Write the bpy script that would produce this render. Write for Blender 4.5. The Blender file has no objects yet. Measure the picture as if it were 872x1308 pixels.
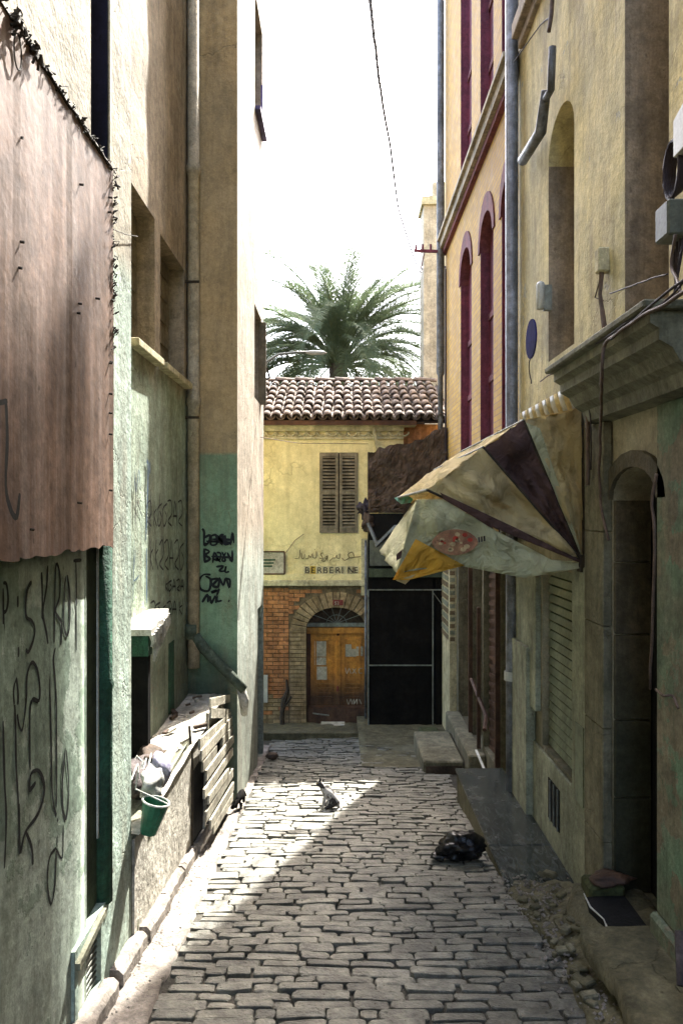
import bpy, bmesh, math, random
from mathutils import Vector, Matrix, noise
R = random.Random(7)
S = bpy.context.scene
C = S.collection
EYE = 2.35          # eye height over the street at the camera
F = 950.0

# ------------------------------------------------------------------ camera, sky, sun
cd = bpy.data.cameras.new('camera'); cam = bpy.data.objects.new('camera', cd); C.objects.link(cam)
cam.location = (0, 0, EYE); cam.rotation_euler = (math.radians(90), 0, 0)
cd.sensor_fit = 'VERTICAL'; cd.sensor_height = 36; cd.lens = 36*F/1308
cd.clip_start = 0.05; cd.clip_end = 5000
S.camera = cam
AZ, EL = math.radians(17.5), math.radians(51)
sdir = Vector((math.sin(AZ)*math.cos(EL), math.cos(AZ)*math.cos(EL), math.sin(EL)))
w = bpy.data.worlds.new('World'); S.world = w; w.use_nodes = True
nt = w.node_tree; nt.nodes.clear()
sky = nt.nodes.new('ShaderNodeTexSky'); sky.sky_type = 'NISHITA'; sky.sun_disc = False
sky.sun_elevation = EL; sky.sun_rotation = AZ; sky.dust_density = 4.0; sky.air_density = 1.0; sky.ozone_density = 0.6
bg = nt.nodes.new('ShaderNodeBackground'); bg.inputs[1].default_value = 0.15
out = nt.nodes.new('ShaderNodeOutputWorld')
nt.links.new(sky.outputs[0], bg.inputs[0]); nt.links.new(bg.outputs[0], out.inputs[0])
sl = bpy.data.lights.new('sun', 'SUN'); sun = bpy.data.objects.new('sun', sl); C.objects.link(sun)
sl.energy = 2.5; sl.angle = math.radians(0.5); sl.color = (1, .97, .90)
sun.rotation_euler = sdir.to_track_quat('Z', 'Y').to_euler(); sun.location = (3, 10, 30)
S.view_settings.view_transform = 'Standard'; S.view_settings.look = 'None'
S.view_settings.exposure = 3.55; S.view_settings.gamma = 1.0
S.cycles.max_bounces = 10; S.cycles.diffuse_bounces = 6

# ------------------------------------------------------------------ measured places
def at(px, py, Y): return Vector(((px-436)/F*Y, Y, EYE+(654-py)/F*Y))
def onX(px, py, X):
    Y = X*F/(px-436); return Vector((X, Y, EYE+(654-py)/F*Y))
def gz(y): return -0.13*min(max(y, -8), 15)
def onG(px, py):
    d = EYE/((py-654)/F-0.13); return Vector(((px-436)/F*d, d, gz(d)))

# ------------------------------------------------------------------ object helpers
def thing(name, label, cat, loc=(0, 0, 0), group=None):
    o = bpy.data.objects.new(name, None); C.objects.link(o); o.location = loc
    o.empty_display_size = .2; o['label'] = label; o['category'] = cat
    if group: o['group'] = group
    return o
def tag(o, label, cat, group=None):
    o['label'] = label; o['category'] = cat
    if group: o['group'] = group
    return o
def wloc(o):
    v = Vector((0, 0, 0))
    while o is not None: v += o.location; o = o.parent
    return v
class B:
    def __init__(s): s.v = []; s.f = []
    def add(s, vs, fs):
        n = len(s.v); s.v += [Vector(v) for v in vs]; s.f += [tuple(i+n for i in f) for f in fs]; return s
    def box(s, x0, x1, y0, y1, z0, z1):
        return s.add([(x0,y0,z0),(x1,y0,z0),(x1,y1,z0),(x0,y1,z0),(x0,y0,z1),(x1,y0,z1),(x1,y1,z1),(x0,y1,z1)],
                     [(3,2,1,0),(4,5,6,7),(0,1,5,4),(1,2,6,5),(2,3,7,6),(3,0,4,7)])
    def bar(s, a, b, wd, h, up=(0, 0, 1)):     # box along a-b, wd sideways, h along up
        a, b = Vector(a), Vector(b); d = (b-a).normalized(); u = Vector(up); sd = d.cross(u)
        if sd.length < 1e-4: sd = d.cross(Vector((1, 0, 0)))
        sd.normalize(); u = sd.cross(d).normalized()
        sd = sd*wd/2; u = u*h/2
        return s.add([a-sd-u, a+sd-u, a+sd+u, a-sd+u, b-sd-u, b+sd-u, b+sd+u, b-sd+u],
                     [(0,1,2,3),(7,6,5,4),(0,4,5,1),(1,5,6,2),(2,6,7,3),(3,7,4,0)])
    def tube(s, pts, r, n=8, cap=True):
        pts = [Vector(p) for p in pts]; rs = r if isinstance(r, (list, tuple)) else [r]*len(pts)
        base = len(s.v); ref = Vector((0.31, 0.12, 0.94))
        for i, p in enumerate(pts):
            d = (pts[min(i+1, len(pts)-1)]-pts[max(i-1, 0)]).normalized()
            u = d.cross(ref)
            if u.length < .05: u = d.cross(Vector((1, 0, 0)))
            u.normalize(); v = d.cross(u)
            for k in range(n):
                a = 2*math.pi*k/n; s.v.append(p+(u*math.cos(a)+v*math.sin(a))*rs[i])
        for i in range(len(pts)-1):
            for k in range(n):
                a = base+i*n+k; b = base+i*n+(k+1) % n
                s.f.append((a, b, b+n, a+n))
        if cap:
            s.f.append(tuple(base+k for k in range(n))[::-1]); s.f.append(tuple(base+(len(pts)-1)*n+k for k in range(n)))
        return s
    def prism(s, poly, d):                      # polygon of 3-D points pushed along d
        n = len(poly); d = Vector(d); ps = [Vector(p) for p in poly]
        s.add(ps+[p+d for p in ps], [tuple(range(n)), tuple(range(n, 2*n))[::-1]]+[(i, i+n, (i+1) % n+n, (i+1) % n) for i in range(n)])
        return s
    def patch(s, p00, p10, p11, p01, nu=6, nv=6, sag=0, amp=0, sd=0, down=(0, 0, -1), rip=0):
        p00, p10, p11, p01 = map(Vector, (p00, p10, p11, p01)); dn = Vector(down)
        vs = []
        for j in range(nv+1):
            for i in range(nu+1):
                u, v = i/nu, j/nv
                p = p00.lerp(p10, u).lerp(p01.lerp(p11, u), v)
                e = 16*u*(1-u)*v*(1-v)
                p = p+dn*(sag*e)+dn*amp*(noise.noise(p*3.1+Vector((sd, sd, 0)))+.5*noise.noise(p*8+Vector((sd, 0, 0))))*min(1, e*2)
                if rip: p = p+dn*rip*math.sin(u*math.pi)*v*math.sin(u*17+sd*2+2*noise.noise(p*2.5))*(.4+.6*noise.noise(p*1.7+Vector((sd, 0, 0)))) + (Vector((0, 0, rip*.5*noise.noise(p*14))) if j == nv else Vector((0, 0, 0)))
                vs.append(p)
        fs = [(j*(nu+1)+i, j*(nu+1)+i+1, (j+1)*(nu+1)+i+1, (j+1)*(nu+1)+i) for j in range(nv) for i in range(nu)]
        return s.add(vs, fs)
    def obj(s, name, m, parent=None, smooth=False, kind=None, recalc=True, bevel=0, thick=0, base=None):
        org = wloc(parent) if parent else (Vector(base) if base else Vector((0, 0, 0)))
        if parent is None and base is None and kind is None and s.v:
            xs = [v.x for v in s.v]; ys = [v.y for v in s.v]; zs = [v.z for v in s.v]
            org = Vector(((min(xs)+max(xs))/2, (min(ys)+max(ys))/2, min(zs)))
        me = bpy.data.meshes.new(name)
        me.from_pydata([v-org for v in s.v], [], s.f)
        bm = bmesh.new(); bm.from_mesh(me)
        bmesh.ops.remove_doubles(bm, verts=bm.verts, dist=1e-5)
        if recalc: bmesh.ops.recalc_face_normals(bm, faces=bm.faces)
        if thick: bmesh.ops.solidify(bm, geom=bm.faces[:], thickness=thick)
        if bevel: bmesh.ops.bevel(bm, geom=bm.edges[:]+bm.verts[:], offset=bevel, segments=1, affect='EDGES')
        if smooth:
            for f in bm.faces: f.smooth = True
        bm.to_mesh(me); bm.free()
        for mm in (m if isinstance(m, (list, tuple)) else [m]): me.materials.append(mm)
        o = bpy.data.objects.new(name, me); C.objects.link(o)
        if parent: o.parent = parent
        else: o.location = org
        if kind: o['kind'] = kind
        return o
def dupe(o, parent, loc, rot=None, scale=None):
    c = o.copy(); C.objects.link(c); c.parent = parent; c.location = Vector(loc)-(wloc(parent) if parent else Vector((0, 0, 0)))
    if rot is not None: c.rotation_euler = rot
    if scale is not None: c.scale = scale
    return c
def wall(O, U, V, ur, vr, holes=(), step=.25, amp=.006, sd=0, thick=.0, T=None):
    """plaster sheet with openings; hole = (u0,u1,v0,v1,depth,arch rise); edges folded back by thick"""
    O, U, V = Vector(O), Vector(U), Vector(V); Nn = Vector(T) if T else U.cross(V).normalized()
    b = B()
    us = {ur[0], ur[1]}; vs = {vr[0], vr[1]}
    for h in holes: us |= {h[0], h[1]}; vs |= {h[2], h[3]}
    def fill(s_, st):
        L = sorted(s_); o = []
        for a, c in zip(L, L[1:]):
            n = max(1, int(round((c-a)/st)))
            o += [a+(c-a)*k/n for k in range(n)]
        return o+[L[-1]]
    us = fill(us, step); vs = fill(vs, step)
    def inh(u, v): return any(h[0]-1e-6 < u < h[1]+1e-6 and h[2]-1e-6 < v < h[3]+1e-6 for h in holes)
    P = []
    for v in vs:
        for u in us:
            p = O+U*u+V*v
            if not (inh(u, v) or u in ur or v in vr): p = p+Nn*(noise.noise(p*1.7+Vector((sd, 0, 0)))*amp*1.5+noise.noise(p*6)*amp*.6)
            P.append(p)
    n = len(us); fs = []
    for j in range(len(vs)-1):
        for i in range(n-1):
            cu, cv = (us[i]+us[i+1])/2, (vs[j]+vs[j+1])/2
            if any(h[0] < cu < h[1] and h[2] < cv < h[3] for h in holes): continue
            fs.append((j*n+i, j*n+i+1, (j+1)*n+i+1, (j+1)*n+i))
    b.add(P, fs)
    def q(u, v, d=0): return O+U*u+V*v-Nn*d
    for h in holes:
        u0, u1, v0, v1, d = h[:5]; ar = h[5] if len(h) > 5 else 0; sk = h[6] if len(h) > 6 else ''
        vs_ = v1-ar
        if 'L' not in sk: b.add([q(u0, v0), q(u0, vs_), q(u0, vs_, d), q(u0, v0, d)], [(0, 1, 2, 3)])
        if 'R' not in sk: b.add([q(u1, v0), q(u1, vs_), q(u1, vs_, d), q(u1, v0, d)], [(3, 2, 1, 0)])
        b.add([q(u0, v0), q(u1, v0), q(u1, v0, d), q(u0, v0, d)], [(0, 1, 2, 3)])
        if not ar: b.add([q(u0, v1), q(u1, v1), q(u1, v1, d), q(u0, v1, d)], [(0, 1, 2, 3)])
        else:
            K = 12; cu = (u0+u1)/2; a = (u1-u0)/2
            pts = [(cu-a*math.cos(math.pi*k/K), vs_+ar*math.sin(math.pi*k/K)) for k in range(K+1)]
            for k in range(K):
                (ua, va), (ub, vb) = pts[k], pts[k+1]
                b.add([q(ua, va), q(ub, vb), q(ub, v1), q(ua, v1)], [(0, 1, 2, 3)])
                b.add([q(ua, va), q(ub, vb), q(ub, vb, d), q(ua, va, d)], [(0, 1, 2, 3)])
    if thick:
        a, c = ur; e, g = vr
        for (p1, p2) in (((a, e), (c, e)), ((c, e), (c, g)), ((c, g), (a, g)), ((a, g), (a, e))):
            b.add([q(*p1), q(*p2), q(*p2, thick), q(*p1, thick)], [(0, 1, 2, 3)])
    return b

# ------------------------------------------------------------------ materials
class G:
    def __init__(s, name):
        s.m = bpy.data.materials.new(name); s.m.use_nodes = True; s.t = s.m.node_tree; s.t.nodes.clear()
        s.o = s.n('ShaderNodeOutputMaterial'); s.p = s.n('ShaderNodeBsdfPrincipled')
        s.t.links.new(s.p.outputs[0], s.o.inputs[0]); s.pos = s.n('ShaderNodeNewGeometry').outputs['Position']
    def n(s, t, **k):
        x = s.t.nodes.new(t)
        for a, b in k.items(): setattr(x, a, b)
        return x
    def put(s, sock, v):
        if hasattr(v, 'is_output'): s.t.links.new(v, sock)
        else: sock.default_value = (tuple(v)+(1,) if isinstance(v, (tuple, list)) and len(v) == 3 and len(sock.default_value) == 4 else v)
    def math(s, op, a, b=0.0):
        x = s.n('ShaderNodeMath', operation=op); s.put(x.inputs[0], a); s.put(x.inputs[1], b); return x.outputs[0]
    def scl(s, v):
        x = s.n('ShaderNodeVectorMath', operation='MULTIPLY'); s.t.links.new(s.pos, x.inputs[0]); x.inputs[1].default_value = v; return x.outputs[0]
    def noise(s, scale, detail=5, vec=None, rough=.6, dist=0):
        x = s.n('ShaderNodeTexNoise'); s.t.links.new(vec or s.pos, x.inputs['Vector']); x.inputs['Scale'].default_value = scale
        x.inputs['Detail'].default_value = detail; x.inputs['Roughness'].default_value = rough; x.inputs['Distortion'].default_value = dist
        return x.outputs[0]
    def ramp(s, v, a, b, lo=0.0, hi=1.0):
        x = s.n('ShaderNodeMapRange'); s.put(x.inputs[0], v); x.inputs[1].default_value = a; x.inputs[2].default_value = b
        x.inputs[3].default_value = lo; x.inputs[4].default_value = hi; return x.outputs[0]
    def mix(s, f, a, b, mode='MIX'):
        x = s.n('ShaderNodeMix', data_type='RGBA', blend_type=mode); s.put(x.inputs[0], f); s.put(x.inputs[6], a); s.put(x.inputs[7], b); return x.outputs[2]
    def z(s):
        x = s.n('ShaderNodeSeparateXYZ'); s.t.links.new(s.pos, x.inputs[0]); return x.outputs
    def bump(s, h, strength=.5, dist=.01, prev=None):
        x = s.n('ShaderNodeBump'); x.inputs['Strength'].default_value = strength; x.inputs['Distance'].default_value = dist
        s.put(x.inputs['Height'], h)
        if prev: s.t.links.new(prev, x.inputs['Normal'])
        return x.outputs[0]
MATS = {}
def surf(name, base, alt=None, alts=2., stain=None, streak=.5, stretch=.3, bands=(), peel=None, rough=.85, bump=.5, bs=35,
         crack=0, metal=0, fine=.18, spec=.25, island=0, grime=.38):
    if name in MATS: return MATS[name]
    g = G(name); c = base
    if alt: c = g.mix(g.ramp(g.noise(alts, 6), .38, .62), base, alt)
    for (z0, col, wdt, edge) in bands:
        h = g.math('ADD', g.math('SUBTRACT', z0, g.z()[2]), g.math('MULTIPLY', g.math('SUBTRACT', g.noise(1.6, 8), .5), edge))
        c = g.mix(g.ramp(h, -wdt, wdt), c, col)
    if peel:
        pn = g.noise(peel[1], 9, rough=.65); f = g.ramp(pn, peel[2], peel[2]+.015); c = g.mix(f, c, peel[0])
    if stain:
        f = g.ramp(g.noise(4, 9, g.scl((1, 1, stretch)), rough=.72), .46, .66, 0, streak); c = g.mix(f, c, stain)
    fn = g.noise(bs*2, 4); c = g.mix(1.0, c, g.mix(g.ramp(fn, .3, .7), (1-fine,)*3, (1+fine*.4,)*3), 'MULTIPLY')
    if grime:
        gn = g.noise(2.6, 12, rough=.82, dist=.2)
        c = g.mix(1.0, c, g.mix(g.ramp(gn, .43, .56), (1-grime*.7, 1-grime*.7, 1-grime*.75), (1.06,)*3), 'MULTIPLY')
        dr = g.noise(7, 8, g.scl((1, 1, .09)), rough=.7)           # rain runs
        c = g.mix(1.0, c, g.mix(g.ramp(dr, .40, .52), (1-grime*.55,)*3, (1.04,)*3), 'MULTIPLY')
        hf = g.noise(13, 10, rough=.8)
        c = g.mix(1.0, c, g.mix(g.ramp(hf, .40, .60), (1-grime*.75,)*3, (1+grime*.25,)*3), 'MULTIPLY')
        ch = g.ramp(g.noise(15, 5, g.scl((1, 1, .5)), rough=.7), .64, .665, 0, min(.8, grime*1.8)); c = g.mix(ch, c, tuple(x*.30 for x in base))
    bl = g.noise(.9, 3); c = g.mix(1.0, c, g.mix(g.ramp(bl, .3, .7), (1-fine*.8,)*3, (1+fine*.3,)*3), 'MULTIPLY')
    if island:
        ri = g.n('ShaderNodeObjectInfo').outputs['Random']
        c = g.mix(1.0, c, g.mix(ri, (1-island,)*3, (1+island,)*3), 'MULTIPLY')
    h = g.math('ADD', g.noise(bs, 6), g.math('MULTIPLY', g.noise(bs/6, 4), 2.0))
    if peel: h = g.math('SUBTRACT', h, g.math('MULTIPLY', f if not stain else g.ramp(pn, peel[2], peel[2]+.015), .8))
    if crack:
        vn = g.n('ShaderNodeTexVoronoi', feature='DISTANCE_TO_EDGE'); vn.inputs['Scale'].default_value = crack
        nv = g.n('ShaderNodeTexNoise'); g.t.links.new(g.pos, nv.inputs['Vector']); nv.inputs['Scale'].default_value = 2.5; nv.inputs['Detail'].default_value = 6
        vm = g.n('ShaderNodeVectorMath', operation='ADD'); g.t.links.new(g.pos, vm.inputs[0]); g.t.links.new(nv.outputs[1], vm.inputs[1])
        g.t.links.new(vm.outputs[0], vn.inputs['Vector'])
        cf = g.math('MULTIPLY', g.ramp(vn.outputs[0], 0, .012, 1, 0), g.ramp(g.noise(.8, 2), .45, .6))
        c = g.mix(g.math('MULTIPLY', cf, .6), c, tuple(x*.35 for x in base)); h = g.math('SUBTRACT', h, cf)
    g.put(g.p.inputs['Base Color'], c); g.p.inputs['Metallic'].default_value = metal
    g.put(g.p.inputs['Roughness'], g.ramp(fn, .2, .8, max(.05, rough-.1), min(1, rough+.08)))
    g.p.inputs['Specular IOR Level'].default_value = spec
    g.put(g.p.inputs['Normal'], g.bump(h, bump, .012))
    MATS[name] = g.m
    return g.m
M = lambda n: MATS[n]
surf('cream_plaster', (.37, .33, .245), (.32, .28, .20), 1.5, (.24, .20, .14), .55, .18, bands=[(3.95, (.37, .46, .39), .12, .5)], peel=((.56, .53, .44), 2.2, .68), crack=.9)
surf('cream_mint_recess', (.40, .32, .22), (.34, .27, .18), 1.5, (.22, .19, .13), .5, .2, bands=[(3.75, (.34, .42, .33), .15, .7), (.9, (.16, .19, .14), .2, .5)], peel=((.5, .47, .38), 2.4, .67), crack=.8)
surf('jut_front', (.38, .285, .16), (.42, .30, .155), 1.2, (.20, .16, .10), .4, .2, grime=.22, bands=[(3.05, (.20, .31, .19), .02, .06), (.55, (.07, .10, .07), .25, .4)], crack=.7, bump=.35)
surf('jut_side', (.40, .345, .27), (.36, .31, .24), 1.6, (.32, .26, .2), .45, .15, bands=[(1.9, (.35, .40, .35), .3, .6), (.3, (.20, .22, .18), .5, .8)], crack=1.0)
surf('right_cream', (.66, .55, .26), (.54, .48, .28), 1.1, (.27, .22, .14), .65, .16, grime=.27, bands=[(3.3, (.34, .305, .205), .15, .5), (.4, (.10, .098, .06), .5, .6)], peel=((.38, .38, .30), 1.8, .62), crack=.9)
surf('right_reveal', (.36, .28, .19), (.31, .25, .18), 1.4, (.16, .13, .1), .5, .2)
surf('door_stone', (.13, .105, .065), (.095, .08, .05), 2.5, (.05, .05, .03), .7, .4, bands=[(1.0, (.04, .042, .024), .3, .6)], bump=.8)
surf('mint_pier', (.15, .235, .15), (.20, .20, .14), 2, (.12, .16, .1), .6, .3, peel=((.22, .19, .13), 2.5, .5))
surf('cornice', (.22, .215, .15), (.17, .17, .12), 3, (.10, .10, .07), .7, .5, bump=.7, bs=25)
surf('facade_yellow', (.74, .64, .33), (.70, .60, .31), 1.4, (.45, .35, .17), .3, .3, peel=((.58, .42, .26), 2.6, .70), crack=.5, grime=.16)
surf('facade_trim', (.62, .55, .34), (.52, .47, .29), 3, (.2, .18, .1), .5, .4)
surf('mud', (.10, .066, .045), (.06, .042, .03), 7, (.05, .04, .03), .5, .6, bump=.9, bs=22)
surf('orange_brick', (.50, .22, .085), (.40, .17, .07), 5, (.12, .08, .05), .45, 1, bump=.6, bs=60, island=.22)
surf('pale_brick', (.42, .31, .17), (.30, .21, .11), 5, (.12, .09, .05), .45, 1, bump=.6, bs=60, island=.18)
surf('mortar', (.22, .16, .09), (.16, .12, .07), 6, (.06, .05, .03), .4, 1)
surf('roof_tile', (.18, .125, .085), (.12, .085, .062), 6, (.08, .065, .05), .6, 1, bump=.7, island=.32)
surf('tile_bed', (.07, .045, .035), (.04, .03, .025), 6)
surf('door_wood', (.60, .27, .045), (.50, .21, .035), 3, (.12, .05, .02), .55, .2, rough=.55, bump=.3, bands=[(-1.05, (.10, .055, .03), .25, .3)])
surf('door_dark', (.10, .045, .02), (.07, .03, .015), 3, rough=.6)
surf('shutter_wood', (.25, .21, .14), (.19, .16, .11), 9, (.07, .06, .04), .6, .2, bump=.5, island=.15)
surf('black_metal', (.007, .007, .007), (.012, .011, .010), 3, rough=.85, spec=.08, bump=.15)
surf('void', (.006, .006, .006), rough=.9)  # near-black colour standing for the unlit inside of openings and gaps
surf('white_trim', (.5, .5, .46), rough=.5, bump=.1)
surf('purple_shutter', (.21, .045, .065), (.17, .04, .065), 2, (.07, .03, .04), .5, .2, rough=.6)
surf('purple_paint', (.20, .06, .055), (.16, .05, .06), 3, (.14, .06, .06), .5, .4)
surf('pipe_grey', (.22, .23, .25), (.12, .125, .12), 7, (.06, .055, .05), .8, .2, rough=.55, metal=.1)
surf('pipe_plaster', (.42, .35, .24), (.37, .32, .23), 4, (.18, .15, .1), .6, .3)
surf('rough_stone', (.21, .19, .125), (.15, .135, .085), 2, (.08, .08, .05), .6, .4, bump=.9, bs=22, crack=1.2)
surf('shutter_green', (.21, .235, .16), (.17, .195, .13), 4, (.10, .11, .07), .6, .3, rough=.5, bump=.2)
surf('pale_green', (.32, .33, .235), (.26, .27, .19), 2.4, (.13, .13, .09), .6, .25, crack=1)
surf('slat_brown', (.11, .06, .035), (.075, .04, .025), 5, (.035, .02, .015), .6, .3, rough=.6)
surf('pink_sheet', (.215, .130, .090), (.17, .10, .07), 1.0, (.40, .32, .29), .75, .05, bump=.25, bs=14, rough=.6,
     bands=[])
surf('rust', (.06, .045, .03), (.035, .028, .02), 12, bump=1, bs=30)
surf('mint_door', (.27, .345, .27), (.235, .30, .24), 1.4, (.12, .15, .10), .5, .15, bump=.2, rough=.6, peel=((.40, .46, .39), .9, .50))
surf('green_post', (.03, .10, .06), (.025, .07, .045), 22, (.02, .03, .02), .5, .5, bump=.8, bs=50)
surf('mossy_pipe', (.10, .125, .09), (.06, .08, .055), 14, (.03, .035, .025), .7, 1, bump=.9, bs=40)
surf('dark_green', (.07, .09, .055), (.055, .07, .045), 4)
surf('spray', (.012, .014, .015), rough=.7, bump=.1)
surf('spray_blue', (.05, .10, .16), rough=.7, bump=.1)
surf('low_wall', (.24, .25, .18), (.20, .185, .13), 2.2, (.12, .11, .07), .7, .2, bump=.7, crack=1.1)
surf('platform', (.50, .47, .40), (.40, .37, .31), 5, (.15, .13, .11), .5, 1, bump=1., bs=18)
surf('bright_concrete', (.52, .50, .45), (.44, .42, .37), 4, (.2, .18, .15), .5, 1, bump=.8, bs=22)
surf('plank', (.42, .39, .31), (.33, .30, .23), 8, (.13, .11, .08), .6, .6, bump=.7, bs=45, island=.22)
surf('cobble', (.175, .168, .135), (.115, .11, .088), 9, (.05, .048, .04), .5, 1, rough=.62, bump=.9, bs=45, island=.30, spec=.4)
surf('joint_dirt', (.05, .045, .035), (.03, .028, .02), 8, bump=1., bs=35)
surf('gutter', (.26, .23, .20), (.20, .175, .15), 4, (.13, .11, .09), .5, 1, bump=1., bs=26, crack=1.0)
surf('dirt', (.15, .132, .075), (.10, .09, .05), 5, (.06, .055, .03), .6, 1, bump=1.2, bs=24, crack=1.4)
surf('ledge_side', (.16, .145, .09), (.12, .11, .065), 3, (.09, .09, .05), .5, .5, bump=.6)
surf('moss', (.075, .085, .03), (.05, .055, .022), 9, bump=1, bs=30)
surf('tower_cream', (.50, .44, .31), (.45, .39, .28), .6, (.28, .24, .18), .4, .3)
surf('bucket_green', (.03, .16, .085), (.025, .12, .065), 8, rough=.5)
surf('rag_white', (.48, .48, .44), (.36, .36, .34), 9, bump=.8, bs=18)
surf('rag_purple', (.26, .24, .36), (.45, .44, .5), 30, bump=.8, bs=18)
surf('rag_dark', (.05, .04, .042), (.10, .08, .075), 12, bump=.8, bs=18)
surf('bag_black', (.008, .008, .009), (.014, .013, .013), 9, rough=.22, bump=.8, bs=16)
surf('plastic_white', (.48, .48, .43), (.42, .42, .38), 5, rough=.4, bump=.1, grime=.15)
surf('box_grey', (.13, .14, .11), (.10, .11, .09), 5, rough=.5, bump=.1)
surf('cable', (.035, .025, .03), rough=.6, bump=.1)
surf('cable_brown', (.12, .08, .06), rough=.6, bump=.1)
surf('plaque_blue', (.018, .018, .10), rough=.9, spec=.05, bump=.05)
surf('navy', (.012, .012, .03), rough=.8, spec=.1, bump=.1)
surf('blue_paint', (.12, .10, .26), rough=.5, bump=.1)
surf('hill', (.12, .17, .25), (.10, .15, .22), .02)  # bluish tone puts the haze of distance into the base colour
surf('trunk', (.10, .07, .045), (.07, .05, .035), 8, bump=1)
surf('steel_dull', (.25, .27, .24), (.2, .2, .17), 8, rough=.5, metal=.3)
surf('paper', (.5, .46, .36), (.42, .38, .28), 30, rough=.8, bump=.1)
surf('sign_ink', (.045, .035, .03), rough=.8, bump=.1)
surf('sign_faded', (.30, .24, .12), rough=.8, bump=.1)
surf('sign_yellow', (.55, .38, .06), rough=.8, bump=.1)
surf('plaque_red', (.22, .05, .04), rough=.7, bump=.1)
# yellow and pink brickwork of the tall house (too small in the picture to pick apart)
def brick_mat():
    g = G('yellow_brickwork'); xyz = g.z()
    cb = g.n('ShaderNodeCombineXYZ'); g.t.links.new(xyz[1], cb.inputs[0]); g.t.links.new(xyz[2], cb.inputs[1])
    br = g.n('ShaderNodeTexBrick'); g.t.links.new(cb.outputs[0], br.inputs['Vector'])
    br.inputs['Color1'].default_value = (.44, .265, .04, 1); br.inputs['Color2'].default_value = (.33, .19, .03, 1)
    br.inputs['Mortar'].default_value = (.24, .15, .07, 1); br.inputs['Scale'].default_value = 1
    br.inputs['Brick Width'].default_value = .23; br.inputs['Row Height'].default_value = .08; br.inputs['Mortar Size'].default_value = .008
    c = g.mix(g.ramp(g.noise(3, 6), .5, .8, 0, .6), br.outputs[0], (.40, .30, .18))
    c = g.mix(g.ramp(g.noise(4, 6, g.scl((1, 1, .2))), .5, .8, 0, .5), c, (.26, .19, .12))
    g.put(g.p.inputs['Base Color'], c); g.p.inputs['Roughness'].default_value = .85
    g.put(g.p.inputs['Normal'], g.bump(g.math('ADD', g.math('MULTIPLY', br.outputs[1], -1.), g.noise(40, 4)), .6, .012))
    MATS['yellow_brickwork'] = g.m
brick_mat()
def fabric(name, base, alt, tl=.35, st=(.16, .10, .06), amt=.7):
    g = G(name)
    c = g.mix(g.ramp(g.noise(2.2, 6), .4, .6), base, alt)
    c = g.mix(g.ramp(g.noise(5, 8, g.scl((1, 1, .7)), rough=.7, dist=.8), .5, .72, 0, amt), c, st)
    g.put(g.p.inputs['Base Color'], c); g.p.inputs['Roughness'].default_value = .8; g.p.inputs['Specular IOR Level'].default_value = .2
    g.put(g.p.inputs['Normal'], g.bump(g.math('ADD', g.noise(5, 6, dist=1.5), g.math('MULTIPLY', g.noise(60, 3), .1)), 1., .12))
    tr = g.n('ShaderNodeBsdfTranslucent'); g.put(tr.inputs[0], c)
    mx = g.n('ShaderNodeMixShader'); mx.inputs[0].default_value = tl
    g.t.links.new(g.p.outputs[0], mx.inputs[1]); g.t.links.new(tr.outputs[0], mx.inputs[2]); g.t.links.new(mx.outputs[0], g.o.inputs[0])
    MATS[name] = g.m
fabric('fabric_cream', (.76, .63, .33), (.64, .53, .29), .42, (.22, .15, .08), .7)
fabric('fabric_brown', (.13, .072, .06), (.09, .052, .045), .2, (.03, .02, .02))
fabric('fabric_pale', (.66, .64, .40), (.56, .55, .34), .35, (.26, .18, .12), .45)
fabric('fabric_yellow', (.78, .44, .05), (.70, .40, .06), .4, (.4, .24, .05), .3)  # yellow cloth, its back-lit glow put into the base colour
fabric('fabric_teal', (.12, .42, .30), (.2, .5, .38), .3)
fabric('leaf', (.10, .13, .065), (.07, .10, .055), .35, (.14, .14, .07), .4)
def marble():
    g = G('veined_marble'); g.p.inputs['Specular IOR Level'].default_value = .35
    n = g.noise(5, 9, g.scl((2.6, .8, 1)), rough=.75, dist=2.5)
    c = g.mix(g.ramp(n, .40, .60), (.008, .011, .011), (.05, .058, .055))
    c = g.mix(g.ramp(g.noise(3, 6), .55, .8, 0, .25), c, (.06, .06, .045))
    g.put(g.p.inputs['Base Color'], c); g.put(g.p.inputs['Roughness'], g.ramp(g.noise(6, 5), .3, .7, .08, .32))
    g.put(g.p.inputs['Normal'], g.bump(g.noise(14, 4), .15, .01)); MATS['veined_marble'] = g.m
marble()
def glassy():
    g = G('window_glass'); g.p.inputs['Base Color'].default_value = (.02, .022, .025, 1); g.p.inputs['Roughness'].default_value = .12
    MATS['window_glass'] = g.m
glassy()
def catfur(name, cols):
    g = G(name); n = g.noise(cols[3], 3); c = g.mix(g.ramp(n, cols[4], cols[4]+.06), cols[0], cols[1])
    c = g.mix(g.ramp(g.noise(90, 3), .3, .7, 0, .4), c, cols[2])
    g.put(g.p.inputs['Base Color'], c); g.p.inputs['Roughness'].default_value = 1; g.p.inputs['Specular IOR Level'].default_value = .03; g.put(g.p.inputs['Normal'], g.bump(g.noise(160, 3), .5, .01)); MATS[name] = g.m
catfur('fur_pied', ((.40, .38, .35), (.010, .009, .009), (.16, .15, .14), 8.0, .49))
catfur('fur_black', ((.006, .006, .006), (.010, .009, .008), (.012, .011, .010), 5, .5))

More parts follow.
